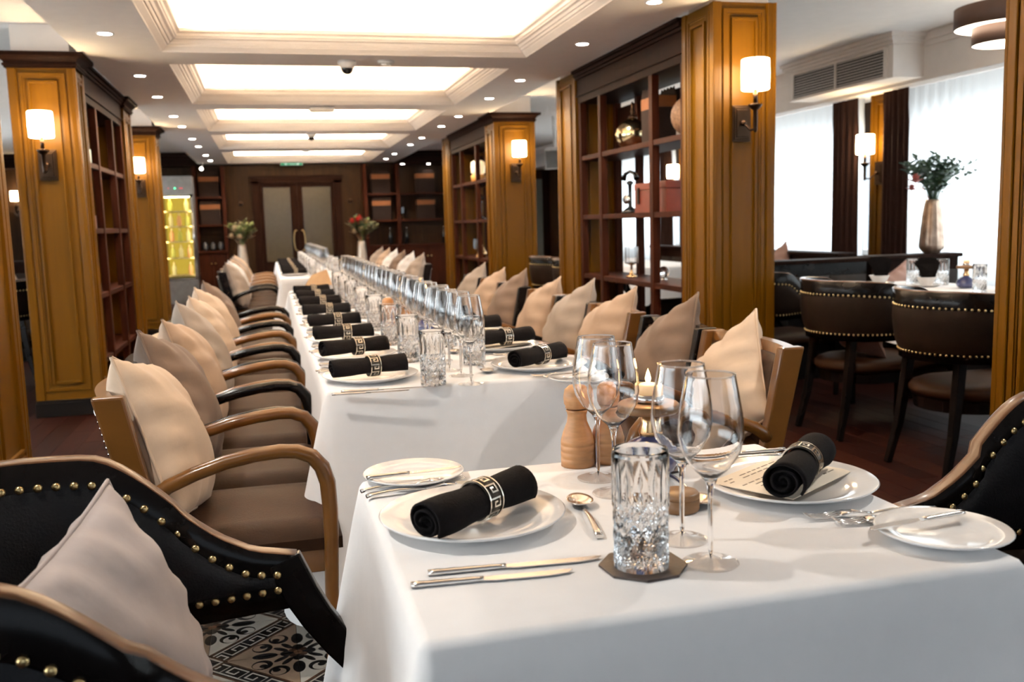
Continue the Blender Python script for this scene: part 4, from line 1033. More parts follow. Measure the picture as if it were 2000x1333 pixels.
# ------------------------------------------------------------------ tables and cloths
def table_cloth(x0, x1, y0, y1, drop, flare, label, seed=0, corner=.10, top=.75, name='tablecloth'):
    mb = MB(); rd = random.Random(seed); ph = [rd.uniform(0, 6) for _ in range(8)]
    rc = .018
    per = []
    def side(p, q, n, nx, ny):
        for i in range(n): 
            t = i / n; per.append((p[0] + (q[0] - p[0]) * t, p[1] + (q[1] - p[1]) * t, nx, ny, 0.0))
    def corn(cx, cy, a0):
        for k in range(9):
            a = a0 + pi / 2 * k / 9
            per.append((cx + rc * cos(a), cy + rc * sin(a), cos(a), sin(a), 1 - abs(k - 4.5) / 5))
    nx_ = max(10, int((x1 - x0) / .03)); ny_ = max(10, int((y1 - y0) / .03))
    side((x0 + rc, y0), (x1 - rc, y0), nx_, 0, -1); corn(x1 - rc, y0 + rc, -pi / 2)
    side((x1, y0 + rc), (x1, y1 - rc), ny_, 1, 0); corn(x1 - rc, y1 - rc, 0)
    side((x1 - rc, y1), (x0 + rc, y1), nx_, 0, 1); corn(x0 + rc, y1 - rc, pi / 2)
    side((x0, y1 - rc), (x0, y0 + rc), ny_, -1, 0); corn(x0 + rc, y0 + rc, pi)
    n = len(per); rows = []; arc = 0; pa = []
    for i in range(n):
        a, b_ = per[i], per[i - 1]; arc += math.hypot(a[0] - b_[0], a[1] - b_[1]); pa.append(arc)
    def cwt(i):
        a = per[i]; d = min(math.hypot(a[0] - cx, a[1] - cy) for cx in (x0, x1) for cy in (y0, y1))
        return max(0.0, 1 - d / .16)
    levels = [(-.016, 0, -1), (-.008, -.0025, -1), (-.002, -.010, -1)] + [(0, 0, k / 12) for k in range(1, 13)]
    for (o, dz, t) in levels:
        for i, (x, y, nx, ny, c_) in enumerate(per):
            if t < 0: mb.v.append((x + nx * o, y + ny * o, top + dz)); continue
            cw = cwt(i)
            wv = .010 * sin(pa[i] * 11 + ph[0]) + .007 * sin(pa[i] * 19 + ph[1]) + .005 * sin(pa[i] * 37 + ph[2])
            off = flare * t + wv * t * t + corner * cw ** 1.6 * t + .012 * sin(cw * 9) * t * cw
            d = drop * t * (1 + .22 * cw ** 2)
            mb.v.append((x + nx * off, y + ny * off, top - .012 - d))
    nl = len(levels)
    for j in range(nl - 1):
        for i in range(n):
            mb.f.append((j * n + i, j * n + (i + 1) % n, (j + 1) * n + (i + 1) % n, (j + 1) * n + i)); mb.m.append(0); mb.sm.append(True)
    mb.f.append(tuple(range(n))); mb.m.append(0); mb.sm.append(True)
    return thing(name, mb.mesh(name, linen), label=label, cat='tablecloth')
def table(x0, x1, y0, y1, label, top=.744):
    ps = [part('table_top', B(x0 + .008, x1 - .008, y0 + .008, y1 - .008, top - .03, top - .002).mesh('table_top', dark_wood, bevel=.004))]
    for x in (x0 + .1, x1 - .1):
        for y in (y0 + .1, y1 - .1): ps.append(part('leg', B(x - .025, x + .025, y - .025, y + .025, 0, top - .03).mesh('leg', black_lacq, bevel=.004)))
    return thing('dining_table', ps, label=label, cat='table')
table(.13, .925, .955, 1.655, 'square table for two nearest the camera, hidden under its cloth')
table_cloth(.13, .925, .955, 1.655, .50, .035, 'white tablecloth over the small near table', 1)
LT0, LT1 = 2.575, 6.95
table(.125, .925, LT0, LT1, 'long banquet table hidden under its white cloth')
table_cloth(.125, .925, LT0, LT1, .50, .03, 'white tablecloth over the long banquet table', 5, corner=.13)
FT0, FT1 = 8.66, 13.1
table(.09, .93, FT0, FT1, 'far banquet table hidden under its cloth, nearest the double doors')
table_cloth(.09, .93, FT0, FT1, .50, .03, 'white tablecloth over the far banquet table', 9)

# ------------------------------------------------------------------ tableware meshes
plate_me = lathe_me('dinner_plate', [(0, .006), (.092, .006), (.098, .008), (.138, .018), (.140, .020), (.138, .0215), (.098, .0115), (.09, .0095), (0, .0095)][::1], china, 56)
plate_me = MB().lathe([(0, .0), (.085, .0), (.090, .002), (.138, .0165), (.1405, .019), (.138, .0205), (.097, .0085), (.088, .0055), (0, .0055)], 56, cap0=False, cap1=False).mesh('dinner_plate', china)
side_me = MB().lathe([(0, .0), (.055, .0), (.06, .002), (.088, .0115), (.090, .0135), (.088, .015), (.062, .006), (.055, .004), (0, .004)], 44, cap0=False, cap1=False).mesh('side_plate', china)
def ring_meshes():
    R_, W_ = .0295, .032
    band = MB(); pr = [(R_ - .001, -W_ / 2), (R_, -W_ / 2), (R_, W_ / 2), (R_ - .001, W_ / 2)]
    band.lathe([(R_ - .0015, -W_ / 2), (R_, -W_ / 2), (R_, W_ / 2), (R_ - .0015, W_ / 2), (R_ - .0015, -W_ / 2)], 36, cap0=False, cap1=False)
    band.xf(Matrix.Rotation(pi / 2, 4, 'Y'))
    key = MB()
    def bar(a0, a1, x0, x1):
        k = max(1, int((a1 - a0) / .18)); vs = []
        for i in range(k + 1):
            a = a0 + (a1 - a0) * i / k
            for (x, r) in ((x0, R_), (x1, R_), (x1, R_ + .0022), (x0, R_ + .0022)): vs.append((x, r * cos(a), r * sin(a)))
        key.add(vs, [(i * 4 + j, i * 4 + (j + 1) % 4, i * 4 + 4 + (j + 1) % 4, i * 4 + 4 + j) for i in range(k) for j in range(4)] + [(0, 1, 2, 3), (4 * k + 3, 4 * k + 2, 4 * k + 1, 4 * k)])
    bar(0, 2 * pi, -.016, -.0135); bar(0, 2 * pi, .0135, .016)
    n = 9; st = 2 * pi / n; w_ = .0024
    for i in range(n):
        a = i * st; d = w_ / R_
        bar(a + .08, a + .08 + d, -.0135, .009); bar(a + .08, a + st * .80, .0055, .008); bar(a + st * .80 - d, a + st * .80, -.006, .008); bar(a + st * .36, a + st * .80, -.006, -.0035); bar(a + st * .36, a + st * .36 + d, -.006, .001)
    return band.mesh('ring_band', ring_shade), key.mesh('key_pattern', silver_ring)
RB, RK = ring_meshes()
def napkin_mesh(seed):
    rd = random.Random(seed); nt_, nl = 60, 16; mb = MB(); L_ = .228
    ph = rd.uniform(0, 6)
    def cs(t): # outer spiral
        th = 2 * pi * 2.6 * t; r = .006 + .0245 * t
        return th, r
    vs = []
    for layer in (0, 1):
        for j in range(nl + 1):
            xx = -L_ / 2 + L_ * j / nl; q = (xx - .012) / (L_ / 2)
            sc = .93 + .16 * min(1, abs(q) * 1.6) ** 1.5 + .02 * sin(j * 1.3 + ph)
            for i in range(nt_ + 1):
                th, r = cs(i / nt_); r -= layer * .0036
                flat = 1 - .14 * max(0, -sin(th + ph)) 
                vs.append((xx + .004 * sin(th * .8 + ph) * (1 if j in (0, nl) else 0), r * sc * cos(th) * 1.06, r * sc * sin(th) * .97))
    W_ = nt_ + 1; off = (nl + 1) * W_
    fs = [(j * W_ + i, j * W_ + i + 1, (j + 1) * W_ + i + 1, (j + 1) * W_ + i) for j in range(nl) for i in range(nt_)]
    fs += [tuple(off + k for k in f[::-1]) for f in fs]
    for j in (0, nl):
        fs += [(j * W_ + i, j * W_ + i + 1, off + j * W_ + i + 1, off + j * W_ + i) for i in range(nt_)]
    for i in (0, nt_):
        fs += [(j * W_ + i, (j + 1) * W_ + i, off + (j + 1) * W_ + i, off + j * W_ + i) for j in range(nl)]
    mb.add(vs, fs, 0, True)
    for xx in (-L_ / 2 + .012, L_ / 2 - .012): mb.lathe([(0, 0), (.0185, 0)], 20, (0, 0, 0), 0, False) if False else None
    core = MB(); core.lathe([(0, -L_ / 2 + .010), (.022, -L_ / 2 + .010), (.02, 0), (.022, L_ / 2 - .010), (0, L_ / 2 - .010)], 18)
    core.xf(Matrix.Rotation(pi / 2, 4, 'Y')); b0 = len(mb.v); mb.add(core.v, core.f, 0, False)
    return mb.mesh('rolled_cloth', black_linen)
NAPM = [napkin_mesh(k) for k in range(3)]
def napkin(x, y, z, rz, label, var=0, detail=True, tilt=0.0, group='rolled black napkins on the plates'):
    ps = [part('rolled_cloth', NAPM[var % 3]), part('napkin_ring', RB, [part('key_pattern', RK)] , loc=(.012, 0, 0), label='silver ring with a Greek key pattern')]
    return thing('napkin_roll', ps, (x, y, z + .031), label=label, cat='napkin', group=group, rot=(0, tilt, rz))
def handle(mb, x0, x1, w0, w1, h=.0032, beads=True):
    n = 9
    mb.tube([(x0 + (x1 - x0) * i / n, 0, h) for i in range(n + 1)], [(w0 + (w1 - w0) * i / n) * (1 + (.08 if i % 2 else -.04) * beads) for i in range(n + 1)], 8, oval=(1, .55), ref=(0, 1, 0))
def knife_mesh(L_=.23):
    mb = MB(); handle(mb, 0, L_ * .44, .0068, .0052)
    pts = [(L_ * .43, -.005), (L_ * .5, -.008), (L_ * .85, -.0085), (L_ * .96, -.004), (L_, .004), (L_ * .97, .0058), (L_ * .43, .005)]
    mb.poly_prism(pts, .0022, .0036)
    return mb.mesh('knife', steel)
def fork_mesh(L_=.205):
    mb = MB(); n = 8
    mb.tube([(L_ * .5 * i / n, 0, .004 + .004 * sin(pi * i / n)) for i in range(n + 1)], [.0062 - .0028 * i / n for i in range(n + 1)], 8, oval=(1, .5))
    mb.tube([(L_ * .5, 0, .004), (L_ * .58, 0, .006), (L_ * .66, 0, .009)], [.0034, .0032, .005], 8, oval=(1, .5))
    mb.tube([(L_ * .65, 0, .009), (L_ * .70, 0, .008), (L_ * .76, 0, .006)], [.006, .0115, .0125], 8, oval=(1, .12))
    for k in range(4):
        y = -.0099 + .0066 * k
        mb.tube([(L_ * .75, y, .006), (L_ * .86, y, .0035), (L_ * .95, y, .004), (L_, y * .95, .0075)], [.0022, .0021, .0019, .0009], 6, oval=(1, .7))
    return mb.mesh('fork', steel)
def spoon_mesh(L_=.21):
    mb = MB(); n = 8
    mb.tube([(L_ * .66 * i / n, 0, .004 + .006 * sin(pi * i / n)) for i in range(n + 1)], [.0062 - .0032 * (i / n) for i in range(n + 1)], 8, oval=(1, .5))
    def bowl(o):
        def fn(u, v):
            th = 2 * pi * u; r = v
            rx, ry = L_ * .155, .021
            dx = cos(th) * rx * r; dy = sin(th) * ry * r * (1 - .15 * cos(th))
            return (L_ * .80 + dx, dy, .010 - .0085 * (1 - r ** 2.2) + o)
        return fn
    mb.grid(bowl(.0012), 24, 6, cu=True); mb.grid(bowl(0), 24, 6, cu=True, flip=True)
    e0, e1 = bowl(0), bowl(.0012)
    vs = [f(i / 24, 1) for i in range(24) for f in (e0, e1)]
    mb.add(vs, [(2 * i, 2 * i + 1, (2 * i + 3) % 48, (2 * i + 2) % 48) for i in range(24)], 0, True)
    return mb.mesh('spoon', steel)
KN, KN2, FK, FK2, SP, BK = knife_mesh(.232), knife_mesh(.208), fork_mesh(.205), fork_mesh(.185), spoon_mesh(.205), knife_mesh(.17)
gb = [(.004, .110), (.010, .115), (.026, .130), (.038, .150), (.0425, .172), (.0405, .200), (.036, .225), (.0327, .243), (.03185, .2478), (.0317, .2490)]
gi = [(r - .0011, z) for r, z in gb[1:]]
gb = gb + [(.0314, .2496), (.0309, .2496)] + gi[::-1] + [(.006, .1145), (.0, .1135)]
gb = [(.0, .1105), (.003, .1103)] + gb
gs = [(0, .0005), (.033, .0005), (.0362, .0006), (.037, .0015), (.0362, .0023), (.033, .0029), (.014, .0055), (.006, .010), (.0036, .02), (.0034, .085), (.0045, .103), (.009, .1135), (.004, .1165), (0, .1168)]
WG = [part('bowl', MB().lathe(gb, 36, cap0=False, cap1=False).mesh('bowl', bowl_glass)), part('rim', MB().tube([(.0312 * cos(2 * pi * k / 36), .0312 * sin(2 * pi * k / 36), .25) for k in range(37)], .0007, 6, ref=(0, 0, 1), caps=False).mesh('rim', stem_glass)), part('stem', MB().lathe([(0, .0045)] + gs[8:], 28, cap0=False, cap1=False).mesh('stem', stem_glass)), part('foot', MB().lathe(gs[:8] + [(.0, .0105)], 36, cap0=False, cap1=False).mesh('foot', foot_glass))]
def tumbler_mesh():
    mb = MB(); seg, nz, H_, R_ = 96, 44, .154, .0368
    vs = []
    for j in range(nz + 1):
        z = H_ * j / nz
        for i in range(seg):
            th = 2 * pi * i / seg
            if z < .006 or z > .147: r = R_ - (.0015 if z < .006 else .0008)
            elif z < .078:
                a = abs(((th * 12 / (2 * pi) + z / .026) % 1) - .5) * 2; b_ = abs(((th * 12 / (2 * pi) - z / .026) % 1) - .5) * 2
                r = R_ - .0034 * max(a, b_) ** 3 - .0008
            else:
                a = abs(((th * 12 / (2 * pi)) % 1) - .5) * 2
                k = min(1, (z - .078) / .012) * min(1, (.147 - z) / .03)
                r = R_ - .0030 * k * (1 - a) ** .8
            vs.append((r * cos(th), r * sin(th), z))
    n0 = len(vs)
    for (r, z) in ((R_ - .0028, H_), (R_ - .0042, H_ - .002), (R_ - .005, .08), (R_ - .0065, .016), (.02, .013), (.0005, .013)):
        for i in range(seg): vs.append((r * cos(2 * pi * i / seg), r * sin(2 * pi * i / seg), z))
    rows = nz + 1 + 6
    fs = [(j * seg + i, j * seg + (i + 1) % seg, (j + 1) * seg + (i + 1) % seg, (j + 1) * seg + i) for j in range(rows - 1) for i in range(seg)]
    mb.add(vs, fs, 0, False)
    mb.f.append(tuple(range(seg))[::-1]); mb.m.append(0); mb.sm.append(False)
    mb.f.append(tuple((rows - 1) * seg + i for i in range(seg))); mb.m.append(0); mb.sm.append(False)
    for k in range(len(mb.sm)):
        j = k // seg
        if j >= nz: mb.sm[k] = True
    return mb.mesh('tumbler', crystal)
TUM = tumbler_mesh()
COAST = MB().poly_prism([(.058 * cos(pi / 8 + k * pi / 4), .058 * sin(pi / 8 + k * pi / 4)) for k in range(8)], 0, .0035).mesh('coaster', coaster_m, bevel=.0008)
millp = [(.0, 0), (.031, 0), (.031, .014), (.0295, .0155), (.031, .017), (.031, .026), (.0295, .0275), (.031, .029), (.031, .038), (.0295, .0395), (.031, .041), (.0305, .048), (.026, .064), (.0185, .082), (.0172, .094), (.019, .101), (.0205, .103), (.0185, .105), (.0215, .108), (.0205, .111), (.0235, .116), (.0245, .128), (.022, .142), (.014, .149), (0, .1505)]
MILL = [part('body', MB().lathe([p for p in millp if p[1] <= .105], 32, cap0=True, cap1=True).mesh('body', oak)), part('head', MB().lathe([(.0, .1055)] + [p for p in millp if p[1] > .105], 32, cap0=False, cap1=False).mesh('head', oak))]
LAMP = [part('glass_base', MB().lathe([(0, 0), (.034, 0), (.048, .010), (.054, .026), (.049, .044), (.032, .058), (.016, .066), (.013, .074)], 28).mesh('glass_base', blue_glass), label='squat blue glass base'),
        part('neck', MB().lathe([(.016, .068), (.018, .076), (.012, .09), (.014, .112)], 18).mesh('neck', gold_m)),
        part('wooden_disc', MB().lathe([(.0, .111), (.050, .111), (.054, .115), (.054, .124), (.05, .127), (0, .127)], 32).mesh('wooden_disc', oak_dark)),
        part('candle_cup', MB().lathe([(.019, .127), (.021, .13), (.021, .141), (.0, .142)], 20).mesh('candle_cup', steel)),
        part('candle', MB().lathe([(.0, .142), (.017, .142), (.017, .158), (.014, .161), (0, .159)], 20).mesh('candle', wax)),
        part('flame', MB().lathe([(0, .160), (.004, .164), (.0055, .170), (.003, .180), (0, .188)], 12, cap0=False, cap1=False).mesh('flame', flame_m))]
def flame_light(x, y, z, p=.35):
    d = bpy.data.lights.new('candle_glow', 'POINT'); d.energy = p; d.color = (1, .55, .2); d.shadow_soft_size = .01
    o = bpy.data.objects.new('candle_glow', d); o.location = (x, y, z); C.objects.link(o)
Z0 = .7505

def menu_card():
    card = MB().box(-.105, .105, -.0745, .0745, 0, .0012).mesh('card', menu_paper)
    txt = MB(); rd = random.Random(4)
    for r in range(10):
        y = .055 - r * .0115; x = -.09 + rd.uniform(0, .01)
        while x < .08:
            w_ = rd.uniform(.008, .022); 
            if rd.random() < .85 and r not in (2, 6): txt.box(x, min(.09, x + w_), y, y + .0028, .0012, .0014)
            x += w_ + .005
    return [part('card', card), part('printed_lines', txt.mesh('printed_lines', ink), kind='stuff')]
MENU = menu_card()

def setting(x0, y0, side, who, k, full=True, side_plate=True, tumbler=True, coaster=False, glasses=True, menu=False, nap_rz=.5, nap=True, spoon=True, forks=2):
    """one place setting; x0 = table edge, y0 = its centre, side=+1 diner faces +X, -1 faces -X; who names the place for labels."""
    rz = 0 if side > 0 else pi
    def W(lx, ly): return (x0 + side * lx, y0 + side * ly)
    rd = random.Random(k * 7 + (3 if side > 0 else 5))
    j = lambda s_: rd.uniform(-s_, s_)
    px, py = W(.146, 0)
    thing('dinner_plate', plate_me, (px, py, Z0), 0, 'white dinner plate under black napkin, %s' % who, 'plate', 'dinner plates')
    if menu:
        thing('menu_card', MENU, (px + .0, py + .02, Z0 + .0146), .55, 'cream printed menu card under black napkin, %s' % who, 'menu', 'cream menu cards')
    if nap: napkin(px - side * .004 + (.004 if coaster else 0), py - .005 - (.022 if coaster or menu else 0), Z0 + (.0165 if menu else .0095), nap_rz + j(.04), 'rolled black napkin in silver ring, %s' % who, k)
    if full:
        for q, (ly, lx, m_, t) in enumerate(((-.192, .045, KN, 'inner'), (-.226, .018, KN2, 'outer'))):
            x, y = W(lx, ly); thing('table_knife', m_, (x, y, Z0), rz - .08 + j(.02), 'beaded steel table knife, %s of two, %s' % (t, who), 'knife', 'table knives')
        for q, (ly, lx, m_, t) in enumerate(((.178, .004, FK, 'inner'), (.212, -.012 + .01, FK2, 'outer'))[:forks]):
            x, y = W(lx, ly); thing('dinner_fork', m_, (x, y, Z0), rz + side * .12 + j(.03), 'beaded steel fork, %s one, %s' % (t, who), 'fork', 'dinner forks')
        if spoon:
            x, y = W(.30, -.135); thing('dessert_spoon', SP, (x, y, Z0), rz + pi / 2 - .10 + j(.06), 'steel dessert spoon above the plate, %s' % who, 'spoon', 'dessert spoons')
    if side_plate:
        x, y = W(.098 - (.025 if menu and not glasses else 0), .276); thing('side_plate', side_me, (x, y, Z0), 0, 'small white bread plate, %s' % who, 'plate', 'bread plates')
        if full:
            x, y = W(.012, .242); thing('butter_knife', BK, (x, y, Z0 + .0155), rz + .14 + j(.05), 'steel butter knife on bread plate, %s' % who, 'knife', 'butter knives')
    if tumbler:
        x, y = W(.314 if coaster else .305, -.255 if full and coaster else -.165)
        zz = Z0
        if coaster:
            thing('coaster', COAST, (x + .004, y + .004, Z0), .1, 'dark octagonal coaster under tumbler, %s' % who, 'coaster', 'octagonal coasters'); zz += .004
        thing('tumbler', TUM, (x, y, zz), j(1), 'cut crystal tumbler, %s' % who, 'glass', 'cut crystal tumblers')
    if glasses:
        for (lx, ly, t) in ((.408, -.265 if coaster else -.20, 'outer'), (.402, -.175 if coaster else -.05, 'inner')):
            x, y = W(lx + j(.006), ly + j(.008)); thing('wine_glass', WG, (x, y, Z0), 0, 'tall clear wine glass, %s of two, %s' % (t, who), 'glass', 'wine glasses')

# near table, placed piece by piece where the photograph shows it
setting(.13, 1.348, 1, 'left place of the near table', 0, coaster=True, nap_rz=.70)
setting(.952, 1.343, -1, 'right place of the near table', 1, tumbler=False, glasses=False, menu=True, nap_rz=.80)
for x, y, t in ((.535, 1.51, 'farther'), (.529, 1.415, 'nearer')):
    thing('wine_glass', WG, (x, y, Z0), 0, 'tall clear wine glass beside the wooden mills, %s of the two' % t, 'glass', 'wine glasses')
thing('coaster', COAST, (.655, 1.545, Z0), .2, 'dark octagonal coaster without a glass by the blue candle lamp', 'coaster', 'octagonal coasters')
thing('pepper_mill', MILL, (.531, 1.61, Z0), 0, 'pale wooden pepper mill at the back edge of the near table', 'mill', 'wooden mills')
thing('salt_mill', MILL, (.592, 1.615, Z0), .4, 'second wooden mill half hidden behind the wine glasses', 'mill', 'wooden mills')
thing('candle_lamp', LAMP, (.632, 1.515, Z0), 0, 'blue glass candle lamp with wooden disc, lit, on the near table', 'candle lamp', 'candle lamps'); flame_light(.632, 1.515, Z0 + .2)
thing('salt_pot', [part('pot', lathe_me('pot', [(0, 0), (.029, 0), (.031, .003), (.031, .020), (0, .020)], oak_dark, 28)), part('lid', lathe_me('lid', [(0, .0205), (.031, .0205), (.031, .027), (.028, .030), (0, .030)], oak_dark, 28))], (.592, 1.30, Z0), 0, 'small round wooden pot with lid behind the stems', 'pot')

YL = [2.75, 3.23, 3.70, 4.21, 4.78, 5.37, 5.89, 6.40]
YR = [2.75, 3.22, 3.70, 4.21, 4.78, 5.37, 5.89, 6.40]
for i, y in enumerate(YL):
    setting(.125, y, 1, '%s left place from near end, long table' % ORD[i], i, full=True, forks=2 if i < 5 else 1, side_plate=i < 7, nap_rz=.28 if i < 2 else .12)
for i, y in enumerate(YR):
    setting(.925, y, -1, '%s right place from near end, long table' % ORD[i], i, full=True, forks=2 if i < 4 else 1, side_plate=True, menu=i in (1, 2, 3), nap_rz=.62 if i < 1 else .3)
for i, y in enumerate((3.62, 5.1, 6.62)):
    thing('candle_lamp', LAMP, (.60, y + .13, Z0), 0, 'blue candle lamp with wooden disc, %s along the middle of the long table' % ORD[i], 'candle lamp', 'candle lamps'); flame_light(.60, y + .13, Z0 + .2)
thing('pepper_mill', MILL, (.47, 3.90, Z0), 0, 'wooden mill on the long table behind the tumblers, left of the two', 'mill', 'wooden mills')
thing('salt_mill', MILL, (.545, 3.92, Z0), 0, 'wooden mill on the long table behind the tumblers, right of the two', 'mill', 'wooden mills')
thing('menu_stand', [part('wooden_block', B(-.10, .10, -.03, .03, 0, .035).mesh('wooden_block', oak_dark, bevel=.004)), part('folded_card', MB().add([(-.03, -.02, .036), (.16, -.02, .036), (.13, 0, .15), (.02, .0, .11), (-.03, .02, .036), (.16, .02, .036)], [(0, 1, 2, 3), (5, 4, 3, 2)]).mesh('folded_card', mat('tan_card', (.50, .32, .17), .7)))], (.27, 6.84, Z0), .1, 'wooden block with a folded tan card at the far end of the long table', 'menu stand')
for i, y in enumerate((9.15, 9.75, 10.35, 10.95, 11.6, 12.3)):
    setting(.09, y, 1, '%s left place from near end, far table' % ORD[i], i, full=False, side_plate=False, nap_rz=.1)
    setting(.93, y, -1, '%s right place from near end, far table' % ORD[i], i, full=False, side_plate=False, nap_rz=.3)

# ------------------------------------------------------------------ chairs along the long tables
LCH = [(2.56, 'b', 'cream', 0), (3.07, 'k', 'taupe', 0), (3.60, 'b', 'beige', 1), (4.15, 'k', 'stone', 0), (4.72, 'b', 'cream', 1), (5.28, 'k', 'cream', 0), (5.82, 'b', 'taupe', 1), (6.36, 'k', None, 0)]
for i, (y, c_, pc, vr) in enumerate(LCH):
    nm = 'oak coloured' if c_ == 'b' else 'black lacquered'
    thing('bentwood_armchair', BROWN if c_ == 'b' else BLACK, (0, y, 0), 0, '%s bentwood armchair, %s from near end, left of long table' % (nm, ORD[i]), 'chair', 'armchairs left of the long table')
    if pc: pillow(-.225, y - .01, .462, random.uniform(-.06, .06), .32, [-.20, -.26, -.16, -.30, -.18, -.22, -.25][i], pc, '%s cushion on %s chair from near end, left of long table' % ({'stone': 'grey beige'}.get(pc, pc), ORD[i]), var=vr)
RCH = [(2.62, 'b', 'cream', 1), (3.16, 'k', 'taupe', 0), (3.78, 'b', 'beige', 0), (4.29, 'k', 'stone', 1), (4.82, 'b', 'beige', 1), (5.50, 'k', 'taupe', 1), (6.02, 'b', 'beige', 0), (6.58, 'k', 'stone', 0)]
for i, (y, c_, pc, vr) in enumerate(RCH):
    nm = 'oak coloured' if c_ == 'b' else 'black lacquered'
    thing('bentwood_armchair', BROWN if c_ == 'b' else BLACK, (1.05, y, 0), pi, '%s bentwood armchair, %s from near end, right of long table' % (nm, ORD[i]), 'chair', 'armchairs right of the long table')
    pillow(1.31, y + (.055 if i == 0 else 0), .452, pi + random.uniform(-.06, .06), .34, [.72, .5, .35, .42, .3, .4, .3, .4][i], pc, '%s cushion on %s chair from near end, right of long table' % ({'stone': 'grey beige'}.get(pc, pc), ORD[i]), var=vr, scale=.92 if i == 0 else 1.0)
for i, (y, c_, pc) in enumerate(((9.1, 'k', 'stone'), (9.72, 'b', 'white'), (10.34, 'b', 'beige'), (10.96, 'b', 'stone'), (11.6, 'b', 'cream'))):
    thing('bentwood_armchair', BROWN if c_ == 'b' else BLACK, (-.03, y, 0), 0, 'bentwood armchair, %s from near end, left of far table' % ORD[i], 'chair', 'armchairs left of the far table')
    pillow(-.235, y, .462, 0, .32, -.2, pc, 'cushion on %s chair from near end, left of far table' % ORD[i], var=i)
for i, (y, c_, pc) in enumerate(((9.05, 'k', 'stone'), (9.70, 'b', 'white'), (10.34, 'k', 'taupe'), (10.98, 'b', 'white'), (11.65, 'k', 'beige'), (12.35, 'b', 'stone'))):
    thing('bentwood_armchair', BROWN if c_ == 'b' else BLACK, (1.08, y, 0), pi, 'bentwood armchair, %s from near end, right of far table' % ORD[i], 'chair', 'armchairs right of the far table')
    pillow(1.285, y, .462, pi, .32, .35, pc, 'cushion on %s chair from near end, right of far table' % ORD[i], var=i)

# ------------------------------------------------------------------ tub chairs at the near table
thing('tub_chair', TUB_NEAR, (.018, 1.36, 0), 0, 'black leather tub chair with brass nails at the left of the near table', 'chair')
pillow(-.185, 1.302, .445, -.30, .30, .19, 'grey', 'grey velvet cushion in the near black tub chair', scale=.865)
thing('tub_chair', TUB_NEAR, (1.125, 1.235, 0), pi, 'black leather tub chair with brass nails at the right of the near table', 'chair')

# ------------------------------------------------------------------ right aisle: small table, tub chairs, banquette
for x, y, rz, t in ((3.40, 4.46, .0, 'middle one of the three by the right aisle table'), (3.37, 3.62, .0, 'nearest to the camera by the right aisle table'), (3.42, 5.62, .15, 'farthest, half hidden behind the tall column')):
    thing('tub_chair', TUB, (x, y, 0), rz, 'brown tub chair seen from behind, %s' % t, 'chair', 'tub chairs in the right aisle')
pillow(3.15, 4.46, .43, 0, .5, .1, 'rose', 'dusky rose cushion on the middle tub chair of the right aisle', scale=.85)
table(3.40, 4.05, 3.35, 5.22, 'small dining table in the right aisle, hidden under its cloth')
table_cloth(3.40, 4.05, 3.35, 5.22, .28, .03, 'white tablecloth on the right aisle table', 14, corner=.05)
fan = MB(); rd = random.Random(2)
for k in range(9):
    a = -1.0 + 2.0 * k / 8
    fan.add([(.0, -.014 + .003 * k, 0), (.028 * sin(a) + .02, -.012 + .003 * k, .0), (.075 * sin(a) + .02 * cos(a), -.012 + .003 * k, .05 + .085 * cos(a * .8)), (.075 * sin(a) - .02 * cos(a), -.012 + .003 * k, .05 + .085 * cos(a * .8))], [(0, 1, 2, 3)])
    fan.add([(-.028, -.02 + .004 * k, 0), (.028, -.02 + .004 * k, 0), (.045, .02 - .004 * k, .1), (-.045, .02 - .004 * k, .1)], [(0, 1, 2, 3)])
FAN = fan.mesh('folded_napkin', black_linen, merge=False)
bowl_me = MB().lathe([(0, 0), (.03, 0), (.034, .006), (.06, .05), (.062, .052), (.058, .05), (.03, .008), (0, .006)], 28, cap0=False, cap1=False).mesh('soup_bowl', china)
for k, (x, y, t) in enumerate(((3.64, 5.04, 'farther end of the right aisle table'), (3.75, 4.75, 'middle of the right aisle table'))):
    thing('side_plate', side_me, (x, y, Z0), 0, 'small white plate under a bowl, %s' % t, 'plate')
    thing('soup_bowl', bowl_me, (x, y, Z0 + .005), 0, 'white bowl holding a black napkin, %s' % t, 'bowl', 'napkin bowls')
    thing('napkin_fan', FAN, (x, y, Z0 + .035), -.6, 'black napkin fan in a white bowl, %s' % t, 'napkin', 'napkin fans')
for k, (x, y, t) in enumerate(((3.80, 4.94, 'left of the second napkin fan'), (3.90, 4.80, 'right of the second napkin fan'), (3.68, 4.24, 'beside the blue candle lamp'))):
    thing('tumbler', TUM, (x, y, Z0), 0, 'cut crystal tumbler on the right aisle table, %s' % t, 'glass', 'cut crystal tumblers')
thing('candle_lamp', LAMP, (3.84, 4.53, Z0), 0, 'blue candle lamp on the right aisle table', 'candle lamp', 'candle lamps'); flame_light(3.84, 4.53, Z0 + .2)
